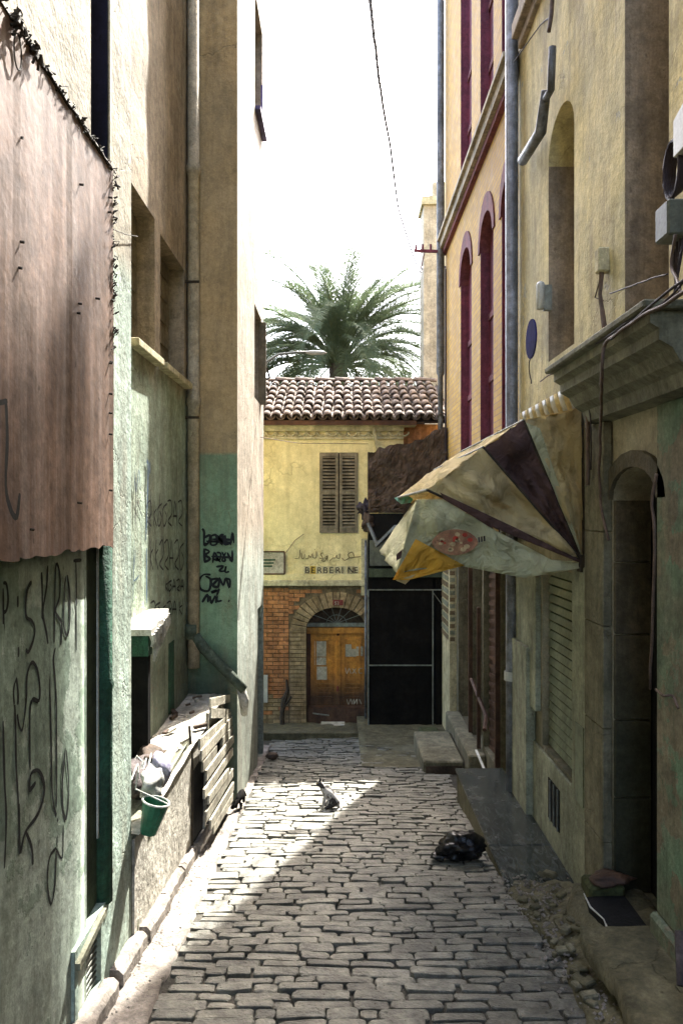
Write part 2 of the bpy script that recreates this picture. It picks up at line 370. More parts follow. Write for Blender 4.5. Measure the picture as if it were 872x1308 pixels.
# ------------------------------------------------------------------ strokes (spray paint, painted letters)
def strokes(name, lines, place, wpx, m, parent, off):
    """thin painted ribbons lying on a wall; place(px,py) -> point, off = outward unit normal"""
    b = B(); off = Vector(off)
    for k, L in enumerate(lines):
        ww = wpx
        if isinstance(L[0], (int, float)): ww = L[0]; L = L[1:]
        pts = [place(*p) for p in L]
        # smooth with Catmull-Rom
        q = []
        for i in range(len(pts)-1):
            p0, p1, p2, p3 = pts[max(i-1, 0)], pts[i], pts[i+1], pts[min(i+2, len(pts)-1)]
            for t in (0, .25, .5, .75):
                q.append(.5*((2*p1)+(p2-p0)*t+(2*p0-5*p1+4*p2-p3)*t*t+(3*p1-p0-3*p2+p3)*t**3))
        q.append(pts[-1])
        n = len(q); vs = []
        for i, p in enumerate(q):
            d = q[min(i+1, n-1)]-q[max(i-1, 0)]
            if d.length < 1e-6: d = Vector((0, 0, 1))
            sd = d.normalized().cross(off); e = ww*(.75+.35*noise.noise(p*9))*(1 if 0 < i < n-1 else .6)
            o2 = off*(.012+.0006*(k % 5))
            vs += [p+sd*e/2+o2, p-sd*e/2+o2]
        b.add(vs, [(2*i, 2*i+1, 2*i+3, 2*i+2) for i in range(n-1)])
    return b.obj(name, m, parent, recalc=False)
def scribble(x0, x1, y0, y1, n, seed, hook=.5):
    r = random.Random(seed); out = []; w_ = (x1-x0)/n
    for i in range(n):
        cx = x0+w_*(i+.5); k = r.random(); a = w_*.42; h = (y1-y0)
        if k < .35: out.append([(cx-a, y0+h*r.random()*.2), (cx+a*.6, y0), (cx+a, (y0+y1)/2), (cx-a*.8, y1-h*.2), (cx+a, y1)])
        elif k < .6: out.append([(cx, y0), (cx-a*.3, y1)]); out.append([(cx+a, y0+h*.3), (cx-a*.2, y0+h*.55), (cx+a, y1)])
        elif k < .8: out.append([(cx+a, y0+h*.1), (cx-a, y0+h*.35), (cx-a*.5, y1), (cx+a, y0+h*.7), (cx, y0+h*.4)])
        else: out.append([(cx-a, y1), (cx, y0), (cx+a, y1)]); out.append([(cx-a, y0+h*.6), (cx+a, y0+h*.6)])
    return out

# ================================================================== GROUND AND STREET
b = B(); ys = [-60, -8]+[i*1.0 for i in range(-7, 15)]+[15, 40, 200, 2500]
xs = [-1500, -60, -8, -1.9, 2.3, 8, 60, 1500]
P = [(x, y, gz(y)-.06) for y in ys for x in xs]
b.add(P, [(j*8+i, j*8+i+1, (j+1)*8+i+1, (j+1)*8+i) for j in range(len(ys)-1) for i in range(7)])
b.obj('ground', M('dirt'), kind='structure')
# street bed with the stones on it
b = B(); nx, ny = 24, 150
vs = []
for j in range(ny+1):
    for i in range(nx+1):
        x = -1.5+3.6*i/nx; y = -4+19.4*j/ny
        vs.append((x, y, gz(y)-.012+.006*noise.noise(Vector((x*5, y*5, 0)))))
b.add(vs, [(j*(nx+1)+i, j*(nx+1)+i+1, (j+1)*(nx+1)+i+1, (j+1)*(nx+1)+i) for j in range(ny) for i in range(nx)])
street = b.obj('street', M('joint_dirt'), kind='structure')
def crown(x, y): return gz(y)+.03+.025*noise.noise(Vector((x*.8, y*.8, 3)))-.012*(x-.15)**2*1.2
def stone(bb, x0, x1, y0, y1, rr):
    """one cobble: skewed block with a domed, uneven top"""
    j = .007
    c = [(x0+rr.uniform(-j, j)*1.3, y0+rr.uniform(-j, j)), (x1+rr.uniform(-j, j)*1.3, y0+rr.uniform(-j, j)), (x1+rr.uniform(-j, j)*1.3, y1+rr.uniform(-j, j)), (x0+rr.uniform(-j, j)*1.3, y1+rr.uniform(-j, j))]
    xm, ym = (x0+x1)/2, (y0+y1)/2; top = crown(xm, ym)+rr.uniform(-.010, .010); tx, ty = rr.uniform(-.05, .05), rr.uniform(-.13, .13)
    # outline of 8 points: corners cut
    o = []
    for k in range(4):
        a = Vector(c[k]); p = Vector(c[k-1]); q = Vector(c[(k+1) % 4]); r_ = rr.uniform(.006, .022)
        o.append(a+(p-a).normalized()*r_); 
        if (q-p).length: o.append(a+(q-a).normalized()*r_)
        m = (a+q)/2; 
        o.append(m+Vector((rr.uniform(-.006, .006), rr.uniform(-.008, .008))))
    cen = Vector((xm, ym)); vs = []
    for s_, dz in ((1, -.07), (1, -.007), (.95, -.001), (.7, .001)):
        for p in o:
            q = cen+(p-cen)*s_; vs.append((q.x, q.y, top+dz+(q.x-xm)*tx+(q.y-ym)*ty-.13*(q.y-ym)+(0 if s_ == 1 else rr.uniform(-.003, .003))))
    n = len(o); fs = []
    for r_ in range(3):
        for k in range(n): fs.append((r_*n+k, r_*n+(k+1) % n, (r_+1)*n+(k+1) % n, (r_+1)*n+k))
    fs.append(tuple(3*n+k for k in range(n)))
    bb.add(vs, fs)
RC = random.Random(3); y = 3.62; cnt = 0; far = B(); row = 0
while y < 14.1:
    ph = RC.uniform(.082, .122)
    xl = -1.10+.05*noise.noise(Vector((y*1.5, 0, 0)))-.012*(y-4); xr = 1.40+.10*noise.noise(Vector((y*.9, 5, 0)))
    if y > 10.8: xr = 1.1
    x = xl+RC.uniform(-.06, .06)
    while x < xr:
        L = RC.uniform(.20, .38) if RC.random() > .2 else RC.uniform(.10, .19)
        x1 = min(x+L, xr+.1); ym = y+.035*noise.noise(Vector((x*.9, y*.3, 1)))+.02*(x*x)*.3
        tgt = B() if cnt < 300 else far
        if x1-x > .09: stone(tgt, x+.003, x1-.004, ym+.003, ym+ph-.007, RC)
        if cnt < 300 and tgt.v: tgt.obj('cobblestone', M('cobble'), street, smooth=False)
        cnt += 1; x = x1+RC.uniform(0, .012)
    y += ph; row += 1
o = far.obj('cobblestone_field', M('cobble'), street, kind='stuff')
# gutter strip of old concrete between house foot and stones
def strip(name, xa, xb, y0, y1, zf, m, nx=6, step=.12, amp=.012, kind='structure', parent=None):
    b = B(); ny = int((y1-y0)/step); vs = []
    for j in range(ny+1):
        y = y0+(y1-y0)*j/ny
        a = xa(y) if callable(xa) else xa; c = xb(y) if callable(xb) else xb
        for i in range(nx+1):
            x = a+(c-a)*i/nx; vs.append((x, y, zf(x, y)+amp*noise.noise(Vector((x*6, y*6, 2)))+amp*.6*noise.noise(Vector((x*19, y*19, 2)))))
    n = nx+1
    b.add(vs, [(j*n+i, j*n+i+1, (j+1)*n+i+1, (j+1)*n+i) for j in range(ny) for i in range(nx)])
    # skirt
    for side in (0, nx):
        for j in range(ny):
            p, q = vs[j*n+side], vs[(j+1)*n+side]
            b.add([p, q, (q[0], q[1], q[2]-.12), (p[0], p[1], p[2]-.12)], [(0, 1, 2, 3)])
    return b.obj(name, m, parent, smooth=True, kind=kind)
strip('gutter', -1.50, lambda y: -1.10-.012*(y-4)+.035*noise.noise(Vector((y*4, 0, 0))), -4, 12.6, lambda x, y: gz(y)+.028+.05*max(0, -(x+1.25)), M('gutter'), 8, .08, .02)
# rubble pavement along the right side
strip('pavement', lambda y: 1.40+.10*noise.noise(Vector((y*.9, 5, 0)))+.03*noise.noise(Vector((y*5, 0, 0))), 2.2, 2.4, 6.3,
      lambda x, y: max(gz(y)+.035+.18*min(max((x-1.42)/.5, 0), 1)**1.4*max(0, min(1, (6.3-y)*.8)), (-.42 if x > 1.68 and y < 5.6 else -9)), M('dirt'), 12, .05, .045)
b = B()
b.add([], [])
step_x = lambda y: 1.50
strip('side_step', lambda y: 1.52+.05*noise.noise(Vector((y*2, 8, 0))), 2.4, 2.6, 4.74, lambda x, y: -.27-.02*(y-3)+.02*min(1, (x-1.5)*4), M('dirt'), 10, .05, .03)
strip('rear_path', .3, 2.3, 10.9, 14.6, lambda x, y: gz(y)+.03+max(0, (y-12.4))*.10, M('dirt'), 14, .15, .015)
strip('rear_path', -1.7, .34, 13.35, 14.6, lambda x, y: gz(y)+.12, M('dirt'), 14, .15, .03)
B().box(-1.7, .34, 13.33, 13.40, gz(13.4)-.2, gz(13.4)+.125).obj('path_edge', M('dirt'), kind='structure')
# loose pebbles and crumbs in the gutter and in the rubble
b = B(); RP = random.Random(11)
def pebble(x, y, z, r):
    vs = [(x+r*RP.uniform(.6, 1.2)*dx, y+r*RP.uniform(.6, 1.2)*dy, z+r*RP.uniform(.5, .9)*dz) for dx, dy, dz in ((1,0,0),(0,1,0),(-1,0,0),(0,-1,0),(0,0,1),(0,0,-1))]
    b.add(vs, [(0,1,4),(1,2,4),(2,3,4),(3,0,4),(1,0,5),(2,1,5),(3,2,5),(0,3,5)])
for _ in range(500):
    y = RP.uniform(3.6, 10.5); x = -1.40+abs(RP.gauss(0, .12)); pebble(min(x, -1.05), y, gz(y)+.05, RP.uniform(.003, .012))
for _ in range(700):
    y = RP.uniform(3.8, 6.4); x = RP.gauss(1.55, .14); pebble(x, y, gz(y)+.05+.1*max(0, x-1.45), RP.uniform(.005, .02))
for _ in range(500):
    y = RP.uniform(3.8, 13); x = RP.uniform(-1.1, 1.4); pebble(x, y, gz(y)+.03, RP.uniform(.003, .009))
b.obj('gravel', M('gutter'), kind='stuff')

# ================================================================== LEFT HOUSE, NEAR (graffitied door, pink sheets)
LX = -1.42
ln = thing('house', 'near left house with cream and mint plaster, pink sheet cladding and graffitied metal door', 'house', (LX, 2, 0))
H = 12.5
holes = [(-.2, 3.97, -.55, 2.2, .10, 0, 'R'), (3.97, 4.62, .0, 2.2, .10, 0, 'L'), (4.02, 4.4, -.42, -.1, .12), (4.22, 4.57, 4.25, H-.3, .45)]
b = wall((LX, 0, 0), (0, 1, 0), (0, 0, 1), (-8, 5.03), (-1.2, H), holes, .22, .008, 1, .42, T=(1, 0, 0))
b.obj('wall', M('cream_plaster'), ln, smooth=False)
B().box(-6, LX-.40, -8, 5.0, -1.2, H-.05).obj('house_body', M('cream_mint_recess'), ln)
# dark panels added on the slot's far reveal to darken it
B().box(LX-.115, LX-.012, 4.552, 4.568, 4.26, H-.4).obj('slot_dark_panel', M('navy'), ln)
B().box(LX-.43, LX-.118, 4.556, 4.569, 4.26, H-.4).obj('shaft_board', M('mud'), ln)
B().box(-1.48, LX-.004, 3.972, 3.985, -.55, -.004).obj('door_cheek', M('cream_plaster'), ln)
# door sheet
b = B(); b.patch((-1.452, -.2, -.56), (-1.452, 4.21, -.56), (-1.452, 4.21, 2.2), (-1.452, -.2, 2.2), 40, 20, 0, .008, 4, (1, 0, 0))
door = b.obj('metal_door', M('mint_door'), ln, smooth=True, thick=.01)
for yy in (-.2, 1.3, 2.8, 4.195): B().bar((-1.45, yy, -.5), (-1.45, yy, 2.2), .015, .02, (1, 0, 0)).obj('door_rib', M('mint_door'), door)
B().box(-1.53, -1.47, 4.19, 4.50, -.02, 2.2).obj('jamb', M('dark_green'), ln)
B().tube([(-1.455, 4.53, z_) for z_ in (-.02, .7, 1.26, 1.30, 1.34, 2.3)], [.062, .06, .06, .072, .06, .06], 10).obj('post', M('green_post'), ln, smooth=True)
B().box(-1.462, -1.45, 4.44, 4.455, 0.4, 2.2).obj('post_strip', M('white_trim'), ln)
for k in range(9):
    z_ = -.40+.036*k; B().bar((LX-.03, 4.03, z_), (LX-.03, 4.4, z_+.0), .01, .012, (0, 0, 1)).obj('vent_bar', M('steel_dull'), ln)
B().box(LX-.115, LX-.10, 4.02, 4.4, -.42, -.1).obj('vent_back', M('void'), ln)
b = B(); b.bar((LX+.012, 3.98, -.45), (LX+.012, 4.42, -.50), .03, .05); b.bar((LX+.012, 3.97, -.08), (LX+.012, 4.42, -.02), .03, .04)
b.obj('vent_frame', M('cornice'), ln)
# graffiti on the door (read from the photograph): P : S K R O T and the tall loops below
pd = lambda x, y: onX(x, y, -1.452)
D = lambda sx, sy: (sx/5.813, 700+sy/5.813)
E = lambda sx, sy: (sx/4.36, 880+sy/4.36)
gl = [[D(5, 260), D(30, 270), D(42, 380), D(30, 460), D(8, 480)], [D(4, 300), D(8, 700), D(2, 1000)], [D(113, 355), D(113, 440)], [D(118, 735), D(116, 810)],
      [.028, D(215, 250), D(185, 300), D(170, 400), D(175, 510), D(215, 540), D(238, 600), D(225, 690), D(190, 770), D(172, 750)],
      [D(293, 180), D(298, 400), D(296, 600), D(302, 830)], [D(338, 130), D(330, 280), D(302, 480), D(330, 640), D(350, 800)],
      [D(385, 700), D(390, 350), D(400, 120), D(428, 200), D(425, 360), D(395, 470), D(440, 560), D(436, 720)],
      [D(470, 210), D(462, 330), D(455, 560), D(480, 650), D(500, 560), D(500, 350), D(482, 200)],
      [.03, D(545, 90), D(550, 300), D(551, 430)], [D(551, 430), D(553, 760)], [.03, D(530, 95), D(590, 90)],
      [D(40, 870), D(30, 1000), D(6, 1110)], [D(85, 1163), D(80, 1060), D(97, 970), D(112, 1060), D(113, 1163)],
      [D(176, 1130), D(180, 950), D(215, 850), D(255, 900), D(275, 1030), D(270, 1130), D(225, 1120), D(210, 1160)],
      [D(370, 760), D(355, 900), D(355, 1150)], [D(395, 740), D(380, 830), D(395, 1000), D(400, 1163)]]
gl += [[E(62, 0), E(72, 200), E(75, 420), E(88, 640), E(95, 900)], [.03, E(92, 640), E(96, 910), E(125, 800), E(200, 690), E(233, 560), E(205, 460), E(160, 470), E(150, 560), E(185, 520)],
       [.03, E(125, 790), E(160, 880), E(168, 980)], [E(80, 0), E(85, 160), E(110, 230), E(130, 100), E(135, 0)],
       [E(210, 0), E(205, 70), E(160, 70), E(152, 250), E(155, 450)], [E(265, 0), E(272, 300), E(280, 600), E(310, 740)], [E(300, 0), E(302, 400), E(300, 660)],
       [E(350, 330), E(335, 500), E(335, 650), E(355, 720), E(370, 560), E(355, 340)], [.022, E(300, 700), E(350, 735)], [E(305, 740), E(305, 880)],
       [.02, E(340, 760), E(335, 940), E(300, 890)], [E(300, 885), E(262, 940), E(250, 1080), E(270, 1200), E(292, 1090), E(300, 900)],
       [E(0, 180), E(8, 500), E(18, 720), E(8, 1000)]]
gl = [([.024]+L if not isinstance(L[0], float) else L) for L in gl]
strokes('graffiti', gl, pd, .018, M('spray'), door, (1, 0, 0))
# pink sheets
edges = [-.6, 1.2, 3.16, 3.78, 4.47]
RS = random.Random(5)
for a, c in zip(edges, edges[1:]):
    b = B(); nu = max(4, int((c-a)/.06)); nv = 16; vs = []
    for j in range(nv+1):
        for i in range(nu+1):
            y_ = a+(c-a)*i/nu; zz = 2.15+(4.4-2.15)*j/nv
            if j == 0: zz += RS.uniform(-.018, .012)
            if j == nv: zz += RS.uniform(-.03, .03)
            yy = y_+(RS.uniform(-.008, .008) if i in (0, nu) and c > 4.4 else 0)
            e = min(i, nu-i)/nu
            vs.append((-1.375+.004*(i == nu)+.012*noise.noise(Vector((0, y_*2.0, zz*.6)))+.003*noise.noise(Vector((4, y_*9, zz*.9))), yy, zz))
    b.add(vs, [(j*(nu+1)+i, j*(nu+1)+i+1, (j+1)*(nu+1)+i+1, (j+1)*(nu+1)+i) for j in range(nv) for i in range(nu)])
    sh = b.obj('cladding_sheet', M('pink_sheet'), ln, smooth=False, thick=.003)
b = B(); b.tube([(-1.372, y_, 4.40+.01*noise.noise(Vector((y_*9, 0, 0)))) for y_ in [2.6+.05*k for k in range(38)]], [.012+.008*noise.noise(Vector((k*.9, 2, 2))) for k in range(38)], 6)
b.obj('edge_dark_strip', M('rust'), ln)  # dark strip added to cover the sun-blown top edge of the sheets
strokes('graffiti', [[.035, (4, 510), (6, 560), (4, 620), (10, 650), (18, 660), (22, 630)], [.03, (-6, 515), (6, 512)]], lambda x, y: onX(x, y, -1.355), .03, M('spray'), ln, (1, 0, 0))
for k in range(34):
    yy = RS.uniform(3.0, 4.44); zz = RS.uniform(2.2, 4.3)
    if k % 3 == 0: yy = 4.40
    if k % 2: continue
    B().tube([(-1.38, yy, zz), (-1.352, yy, zz-.004)], .006, 6).obj('nail', M('rust'), ln)
b = B()
for k in range(230):      # rusty torn fringe along the top and right edge
    yy = RS.uniform(2.8, 4.47); zz = 4.40
    if k > 110: yy = 4.47; zz = RS.uniform(3.3, 4.4)
    p = Vector((-1.375+RS.uniform(-.02, .02), yy, zz)); q = p+Vector((RS.uniform(-.01, .02), RS.uniform(-.03, .03), RS.uniform(-.025, .02)))*(1 if RS.random() < .9 else 2)
    b.tube([p, (p+q)/2+Vector((RS.uniform(-.02, .02),)*3), q], RS.uniform(.002, .007), 4)
for (cx, cy) in ((14, 22), (16, 34), (38, 66)):
    c0 = onX(cx, cy, -1.37)
    for k in range(14):
        q = c0+Vector((RS.uniform(0, .05), RS.uniform(-.05, .05), RS.uniform(-.06, .06)))
        b.tube([c0, (c0+q)/2+Vector((.02, .01, .02)), q], .007, 5)
c0 = onX(20, 66, -1.36)
b.tube([c0+Vector((.01, .06*math.sin(a)*.6, .075*math.cos(a))) for a in [2*math.pi*k/16 for k in range(17)]], .0035, 5)
b.tube([onX(70, 110, -1.38), onX(87, 110, -1.38)], .004, 5); b.tube([onX(145, 293, -1.40), onX(160, 299, -1.40), onX(176, 302, -1.4)], .003, 5)
b.obj('rusty_wire_fringe', M('rust'), ln, kind='stuff')

# ================================================================== LEFT HOUSE, SET BACK, WITH THE JUTTING PART
lr = thing('house', 'set back left house with two deep windows, drainpipe and scribbled mint wall jutting forward', 'house', (-1.84, 9, 0))
WX, JY, JX, JE = -1.84, 8.93, -1.25, 11.95
holes = [(6.50, 7.34, 3.87, 5.24, .22), (7.57, 8.70, 3.87, 5.18, .22)]
wall((WX, 0, 0), (0, 1, 0), (0, 0, 1), (5.03, JY), (-1.4, H+1), holes, .22, .01, 2, .22, T=(1, 0, 0)).obj('wall', M('cream_mint_recess'), lr)
wall((0, JY, 0), (1, 0, 0), (0, 0, 1), (WX, JX), (-1.5, H+1), (), .2, .003, 3, .0, T=(0, -1, 0)).obj('wall', M('jut_front'), lr)
holes = [(10.75, 11.75, 8.25, 9.9, .16), (10.7, 11.6, 4.0, 5.35, .16), (11.1, 11.85, -1.5, .9, .2)]
wall((JX, 0, 0), (0, 1, 0), (0, 0, 1), (JY+.012, JE), (-1.7, H+1), holes, .22, .008, 4, .15, T=(1, 0, 0)).obj('wall', M('jut_side'), lr)
b = B(); b.box(-6, WX-.21, 5.02, JE, -1.7, H+.9); b.box(WX+.02, JX-.19, JY+.06, JE-.01, -1.7, H+.9)
b.obj('house_body', M('jut_front'), lr)
for (a, c, z0, z1) in ((6.50, 7.34, 3.87, 5.24), (7.57, 8.70, 3.87, 5.18)):
    f = B().box(WX-.205, WX-.18, a, c, z0, z1).obj('window', M('shutter_wood'), lr)
    for k in range(5):
        zz = z0+.1+k*.26; B().box(WX-.18, WX-.165, a+.05, c-.05, zz, zz+.2).obj('board', M('shutter_wood'), f)
    B().box(WX-.02, WX+.09, a-.06, c+.06, z0-.075, z0-.005).obj('sill', M('facade_trim'), lr, bevel=.008)
f = B().box(JX-.15, JX-.13, 10.75, 11.75, 8.25, 9.9).obj('window', M('window_glass'), lr)
B().box(JX-.13, JX-.115, 11.22, 11.28, 8.27, 9.88).obj('frame', M('blue_paint'), f)
B().bar((JX+.03, 10.78, 8.22), (JX+.03, 11.74, 8.22), .10, .05).obj('sill', M('blue_paint'), lr)
B().bar((JX+.04, 11.30, 8.26), (JX+.04, 11.35, 8.85), .05, .03, (1, 0, 0)).obj('shutter_stay', M('blue_paint'), lr)
f = B().box(JX-.15, JX-.13, 10.7, 11.6, 4.0, 5.35).obj('window', M('shutter_wood'), lr)
B().bar((JX+.02, 11.58, 4.02), (JX+.02, 11.58, 5.3), .03, .12, (1, 0, 0)).obj('open_shutter', M('shutter_wood'), lr)
B().box(JX-.19, JX-.17, 11.1, 11.85, -1.5, .9).obj('door', M('dark_green'), lr)  # made-up doorway: its dark recess stands for the shade on the pier
b = B()
px_ = WX+.085; py_ = JY-.09
zs = [.5, 3.6, 3.62, 3.7, 3.72, 6.35, 6.37, 6.46, 6.48, H]; rr_ = [.07, .07, .085, .085, .07, .07, .088, .088, .07, .07]
b.tube([(px_, py_, z_) for z_ in zs], rr_, 14); b.obj('drainpipe', M('pipe_plaster'), lr, smooth=True)
b = B()
for z_ in (3.45, 5.05): b.box(WX, px_+.08, py_-.075, py_-.068, z_, z_+.03)
b.obj('pipe_clamp', M('rust'), lr)
pts = [Vector((WX+.06, JY-.10, .92)), Vector((-1.62, JY-.10, .72)), Vector((-1.35, JY-.11, .45)), Vector((-1.15, JY-.12, .24))]
b = B(); b.tube(pts, [.07, .065, .06, .055], 12); b.tube([(WX+.06, JY-.1, .85), (WX+.06, JY-.1, 1.02)], .085, 12)
b.obj('sloping_pipe', M('mossy_pipe'), lr, smooth=True)
b = B(); b.tube([(-1.20, JY-.1, .27), (-1.16, JY-.05, .1), (-1.18, JY+.1, -.1)], [.05, .06, .04], 10); b.obj('pipe_mouth', M('bright_concrete'), lr, smooth=True)
# graffiti on the jutting part and set back wall
pj = lambda x, y: at(x, y, JY)
Q = lambda sx, sy: (230+sx/5.945, 660+sy/5.945)
gj = [[Q(170, 90), Q(185, 120), Q(185, 215), Q(215, 200)], [Q(185, 160), Q(230, 140), Q(215, 200), Q(180, 200)], [Q(240, 140), Q(235, 210), Q(280, 205), Q(275, 140), Q(240, 145)],
      [Q(285, 140), Q(320, 210), Q(325, 135), Q(300, 170), Q(360, 205)], [Q(345, 140), Q(340, 210), Q(380, 200)], [Q(385, 215), Q(400, 120), Q(410, 200)], [Q(240, 170), Q(405, 175)], [Q(200, 185), Q(390, 195)],
      [Q(185, 240), Q(190, 350)], [Q(190, 245), Q(225, 265), Q(195, 290), Q(230, 320), Q(190, 345)], [Q(250, 350), Q(262, 270), Q(290, 330), Q(255, 320)], [Q(280, 270), Q(310, 280), Q(300, 330), Q(275, 310), Q(310, 345)],
      [Q(320, 265), Q(345, 330), Q(320, 330), Q(350, 270)], [Q(360, 270), Q(395, 340), Q(398, 255)], [Q(240, 300), Q(395, 310)],
      [Q(275, 380), Q(330, 375), Q(300, 410), Q(340, 410), Q(350, 375), Q(345, 420), Q(375, 415)],
      [Q(235, 440), Q(180, 440), Q(145, 490), Q(160, 550), Q(220, 560), Q(235, 480), Q(195, 450)], [Q(225, 480), Q(290, 470), Q(250, 520), Q(290, 530), Q(300, 470)],
      [Q(300, 460), Q(330, 520), Q(350, 465), Q(375, 540), Q(380, 480), Q(350, 470)], [Q(235, 570), Q(280, 560), Q(240, 580)], [Q(170, 650), Q(210, 590), Q(215, 650)], [Q(230, 600), Q(240, 655), Q(270, 600), Q(275, 655)], [Q(285, 600), Q(285, 640), Q(320, 635)], [Q(300, 545), Q(280, 600)], [Q(368, 636), Q(378, 640)]]
strokes('graffiti', gj, pj, .035, M('spray'), lr, (0, -1, 0))
pw = lambda x, y: onX(x, y, WX)
gw = [L for L in scribble(186, 232, 640, 672, 7, 3)]+scribble(188, 234, 690, 728, 7, 9)+scribble(190, 232, 768, 785, 6, 21)+scribble(208, 234, 740, 755, 5, 33)
gw += [[(191, 625), (190, 700)], [(172, 605), (171, 672)], [(173, 640), (180, 660)], [(203, 630), (200, 672)]]
strokes('graffiti', gw, pw, .028, M('spray'), lr, (1, 0, 0))
strokes('graffiti', [[(186, 590), (188, 600), (185, 690)], [(186, 700), (186, 770)], [(190, 590), (190, 605)]], pw, .05, M('spray_blue'), lr, (1, 0, 0))
strokes('graffiti', [[(170, 600), (172, 630), (176, 600), (178, 625)], [(172, 700), (169, 740), (176, 735)], [(170, 690), (168, 770)]], pw, .02, M('spray_blue'), lr, (1, 0, 0))
b = B(); b.box(WX, WX+.01, 7.9, 8.15, .2, .95); b.obj('green_board', M('green_post'), lr)
# wire across the wall
b = B(); b.tube([at(300, 552, 8.9), at(318, 556, 11), at(380, 566, 13.5), at(470, 567, 14.4)], .006, 5); b.tube([at(327, 560, 11.0), at(318, 640, 10.3), at(305, 740, 9.3)], .005, 5)
tag(b.obj('cable', M('cable_brown')), 'thin brown wire sagging from the lit corner to the yellow house', 'cable')

# platform, low wall, canopy, planks
pf = thing('terrace', 'sunlit rough concrete terrace behind the low wall at the foot of the left house', 'terrace', (-1.6, 7, .18))
b = B(); nu, nv = 12, 44; vs = []
for j in range(nv+1):
    for i in range(nu+1):
        x = WX+.01+.46*i/nu; y_ = 5.04+3.87*j/nv
        vs.append((x, y_, .17+.02*noise.noise(Vector((x*7, y_*4, 0)))+.012*noise.noise(Vector((x*22, y_*15, 0)))))
b.add(vs, [(j*(nu+1)+i, j*(nu+1)+i+1, (j+1)*(nu+1)+i+1, (j+1)*(nu+1)+i) for j in range(nv) for i in range(nu)])
b.box(WX+.01, -1.40, 5.04, 8.91, -1.3, .13)
b.obj('slab', M('platform'), pf)
RT = random.Random(8)
for k in range(16):
    x, y_ = RT.uniform(-1.8, -1.45), RT.uniform(6.2, 8.7); a = RT.uniform(0, 3); L = RT.uniform(.03, .14)
    b = B(); b.bar((x, y_, .2), (x+L*math.cos(a), y_+L*math.sin(a), .21), RT.uniform(.02, .06), RT.uniform(.015, .04))
    tag(b.obj('rubble_chip', M('platform' if k % 2 else 'mud')), ('pale' if k % 2 == 0 else 'dark brown')+' chip of rubble on the sunlit terrace '+('near the sloping pipe' if y_ > 7.6 else 'near the broken white slab'), 'rubble', 'chips of rubble on the terrace')
lw = wall((-1.415, 0, 0), (0, 1, 0), (0, 0, 1), (5.035, 6.95), (-1.4, .16), (), .08, .02, 8, .1, T=(1, 0, 0))
for v in lw.v:
    if v.z > .1 and v.x > -1.5: v.z += .05*noise.noise(Vector((v.y*5, 0, 0)))+.05*(v.y-5)/2
tag(lw.obj('low_wall', M('low_wall')), 'low mossy concrete wall with broken top edge along the gutter', 'wall')
B().tube([(-1.40, 6.93, -.9), (-1.40, 6.97, 0), (-1.42, 6.95, .35)], [.02, .018, .012], 6).obj('x', M('rust'))
tag(bpy.data.objects['x'], 'dark upright rod at the broken end of the low wall', 'rod'); bpy.data.objects['x'].name = 'metal_rod'
B().tube([(-1.36, y_, gz(y_)+.09+.015*noise.noise(Vector((y_*4, 0, 0)))) for y_ in [3.4+.3*k for k in range(13)]], [.05+.012*noise.noise(Vector((k, 1.5, 0))) for k in range(13)], 7)
for k in range(7):
    a = 3.3+k*.62; c = a+.6-RT.uniform(.01, .06); x = -1.385+RT.uniform(-.01, .02)
    b = B(); n = 6; vs = []
    for i in range(n+1):
        yy = a+(c-a)*i/n; zt = gz(yy)+.14+RT.uniform(-.008, .008); w_ = .045+RT.uniform(-.006, .006)
        vs += [(LX-.02, yy, gz(yy)-.1), (x+w_, yy, gz(yy)-.1), (x+w_, yy, zt-.03), (x+w_-.03, yy, zt), (LX-.02, yy, zt)]
    fs = [(i*5+q_, i*5+(q_+1) % 5, (i+1)*5+(q_+1) % 5, (i+1)*5+q_) for i in range(n) for q_ in range(5)]+[(0, 1, 2, 3, 4), tuple(n*5+q_ for q_ in range(5))[::-1]]
    b.add(vs, fs)
    if k == 0: kb = thing('kerb', 'crumbling concrete kerb running along the foot of the left house', 'kerb', (-1.38, 4, -.5))
    b.obj('kerbstone', M('gutter'), kb, bevel=.002)
# broken canopy with dark cabinet
cb = thing('meter_cabinet', 'dark upright cabinet with green lintel under a broken white slab on the terrace', 'cabinet', (-1.68, 6, .18))
b = B(); poly = [(WX+.0, 5.88, 1.42), (-1.50, 5.88, 1.42), (-1.52, 6.1, 1.42), (-1.56, 6.3, 1.42), (-1.55, 6.5, 1.42), (-1.60, 6.7, 1.42), (-1.61, 6.9, 1.42), (-1.66, 7.15, 1.42), (WX, 7.15, 1.42)]
b.prism(poly, (0, 0, -.05)); b.obj('slab', M('bright_concrete'), cb)
b = B()
for k in range(9):
    t = k/8; x = -1.50-.16*t; y_ = 5.9+1.2*t; L = .10+.18*abs(math.sin(k*2.1))*(1-t*.6)
    b.tube([(x, y_, 1.38), (x+.01, y_+.01, 1.38-L*.6), (x-.005, y_, 1.38-L)], [.028, .022, .01], 6)
b.obj('broken_edge', M('bright_concrete'), cb, kind='stuff')
B().box(WX+.02, -1.535, 5.92, 6.04, 1.20, 1.368).obj('lintel', M('green_post'), cb)
B().box(WX+.02, -1.545, 5.95, 6.03, .17, 1.197).obj('cabinet_door', M('black_metal'), cb)
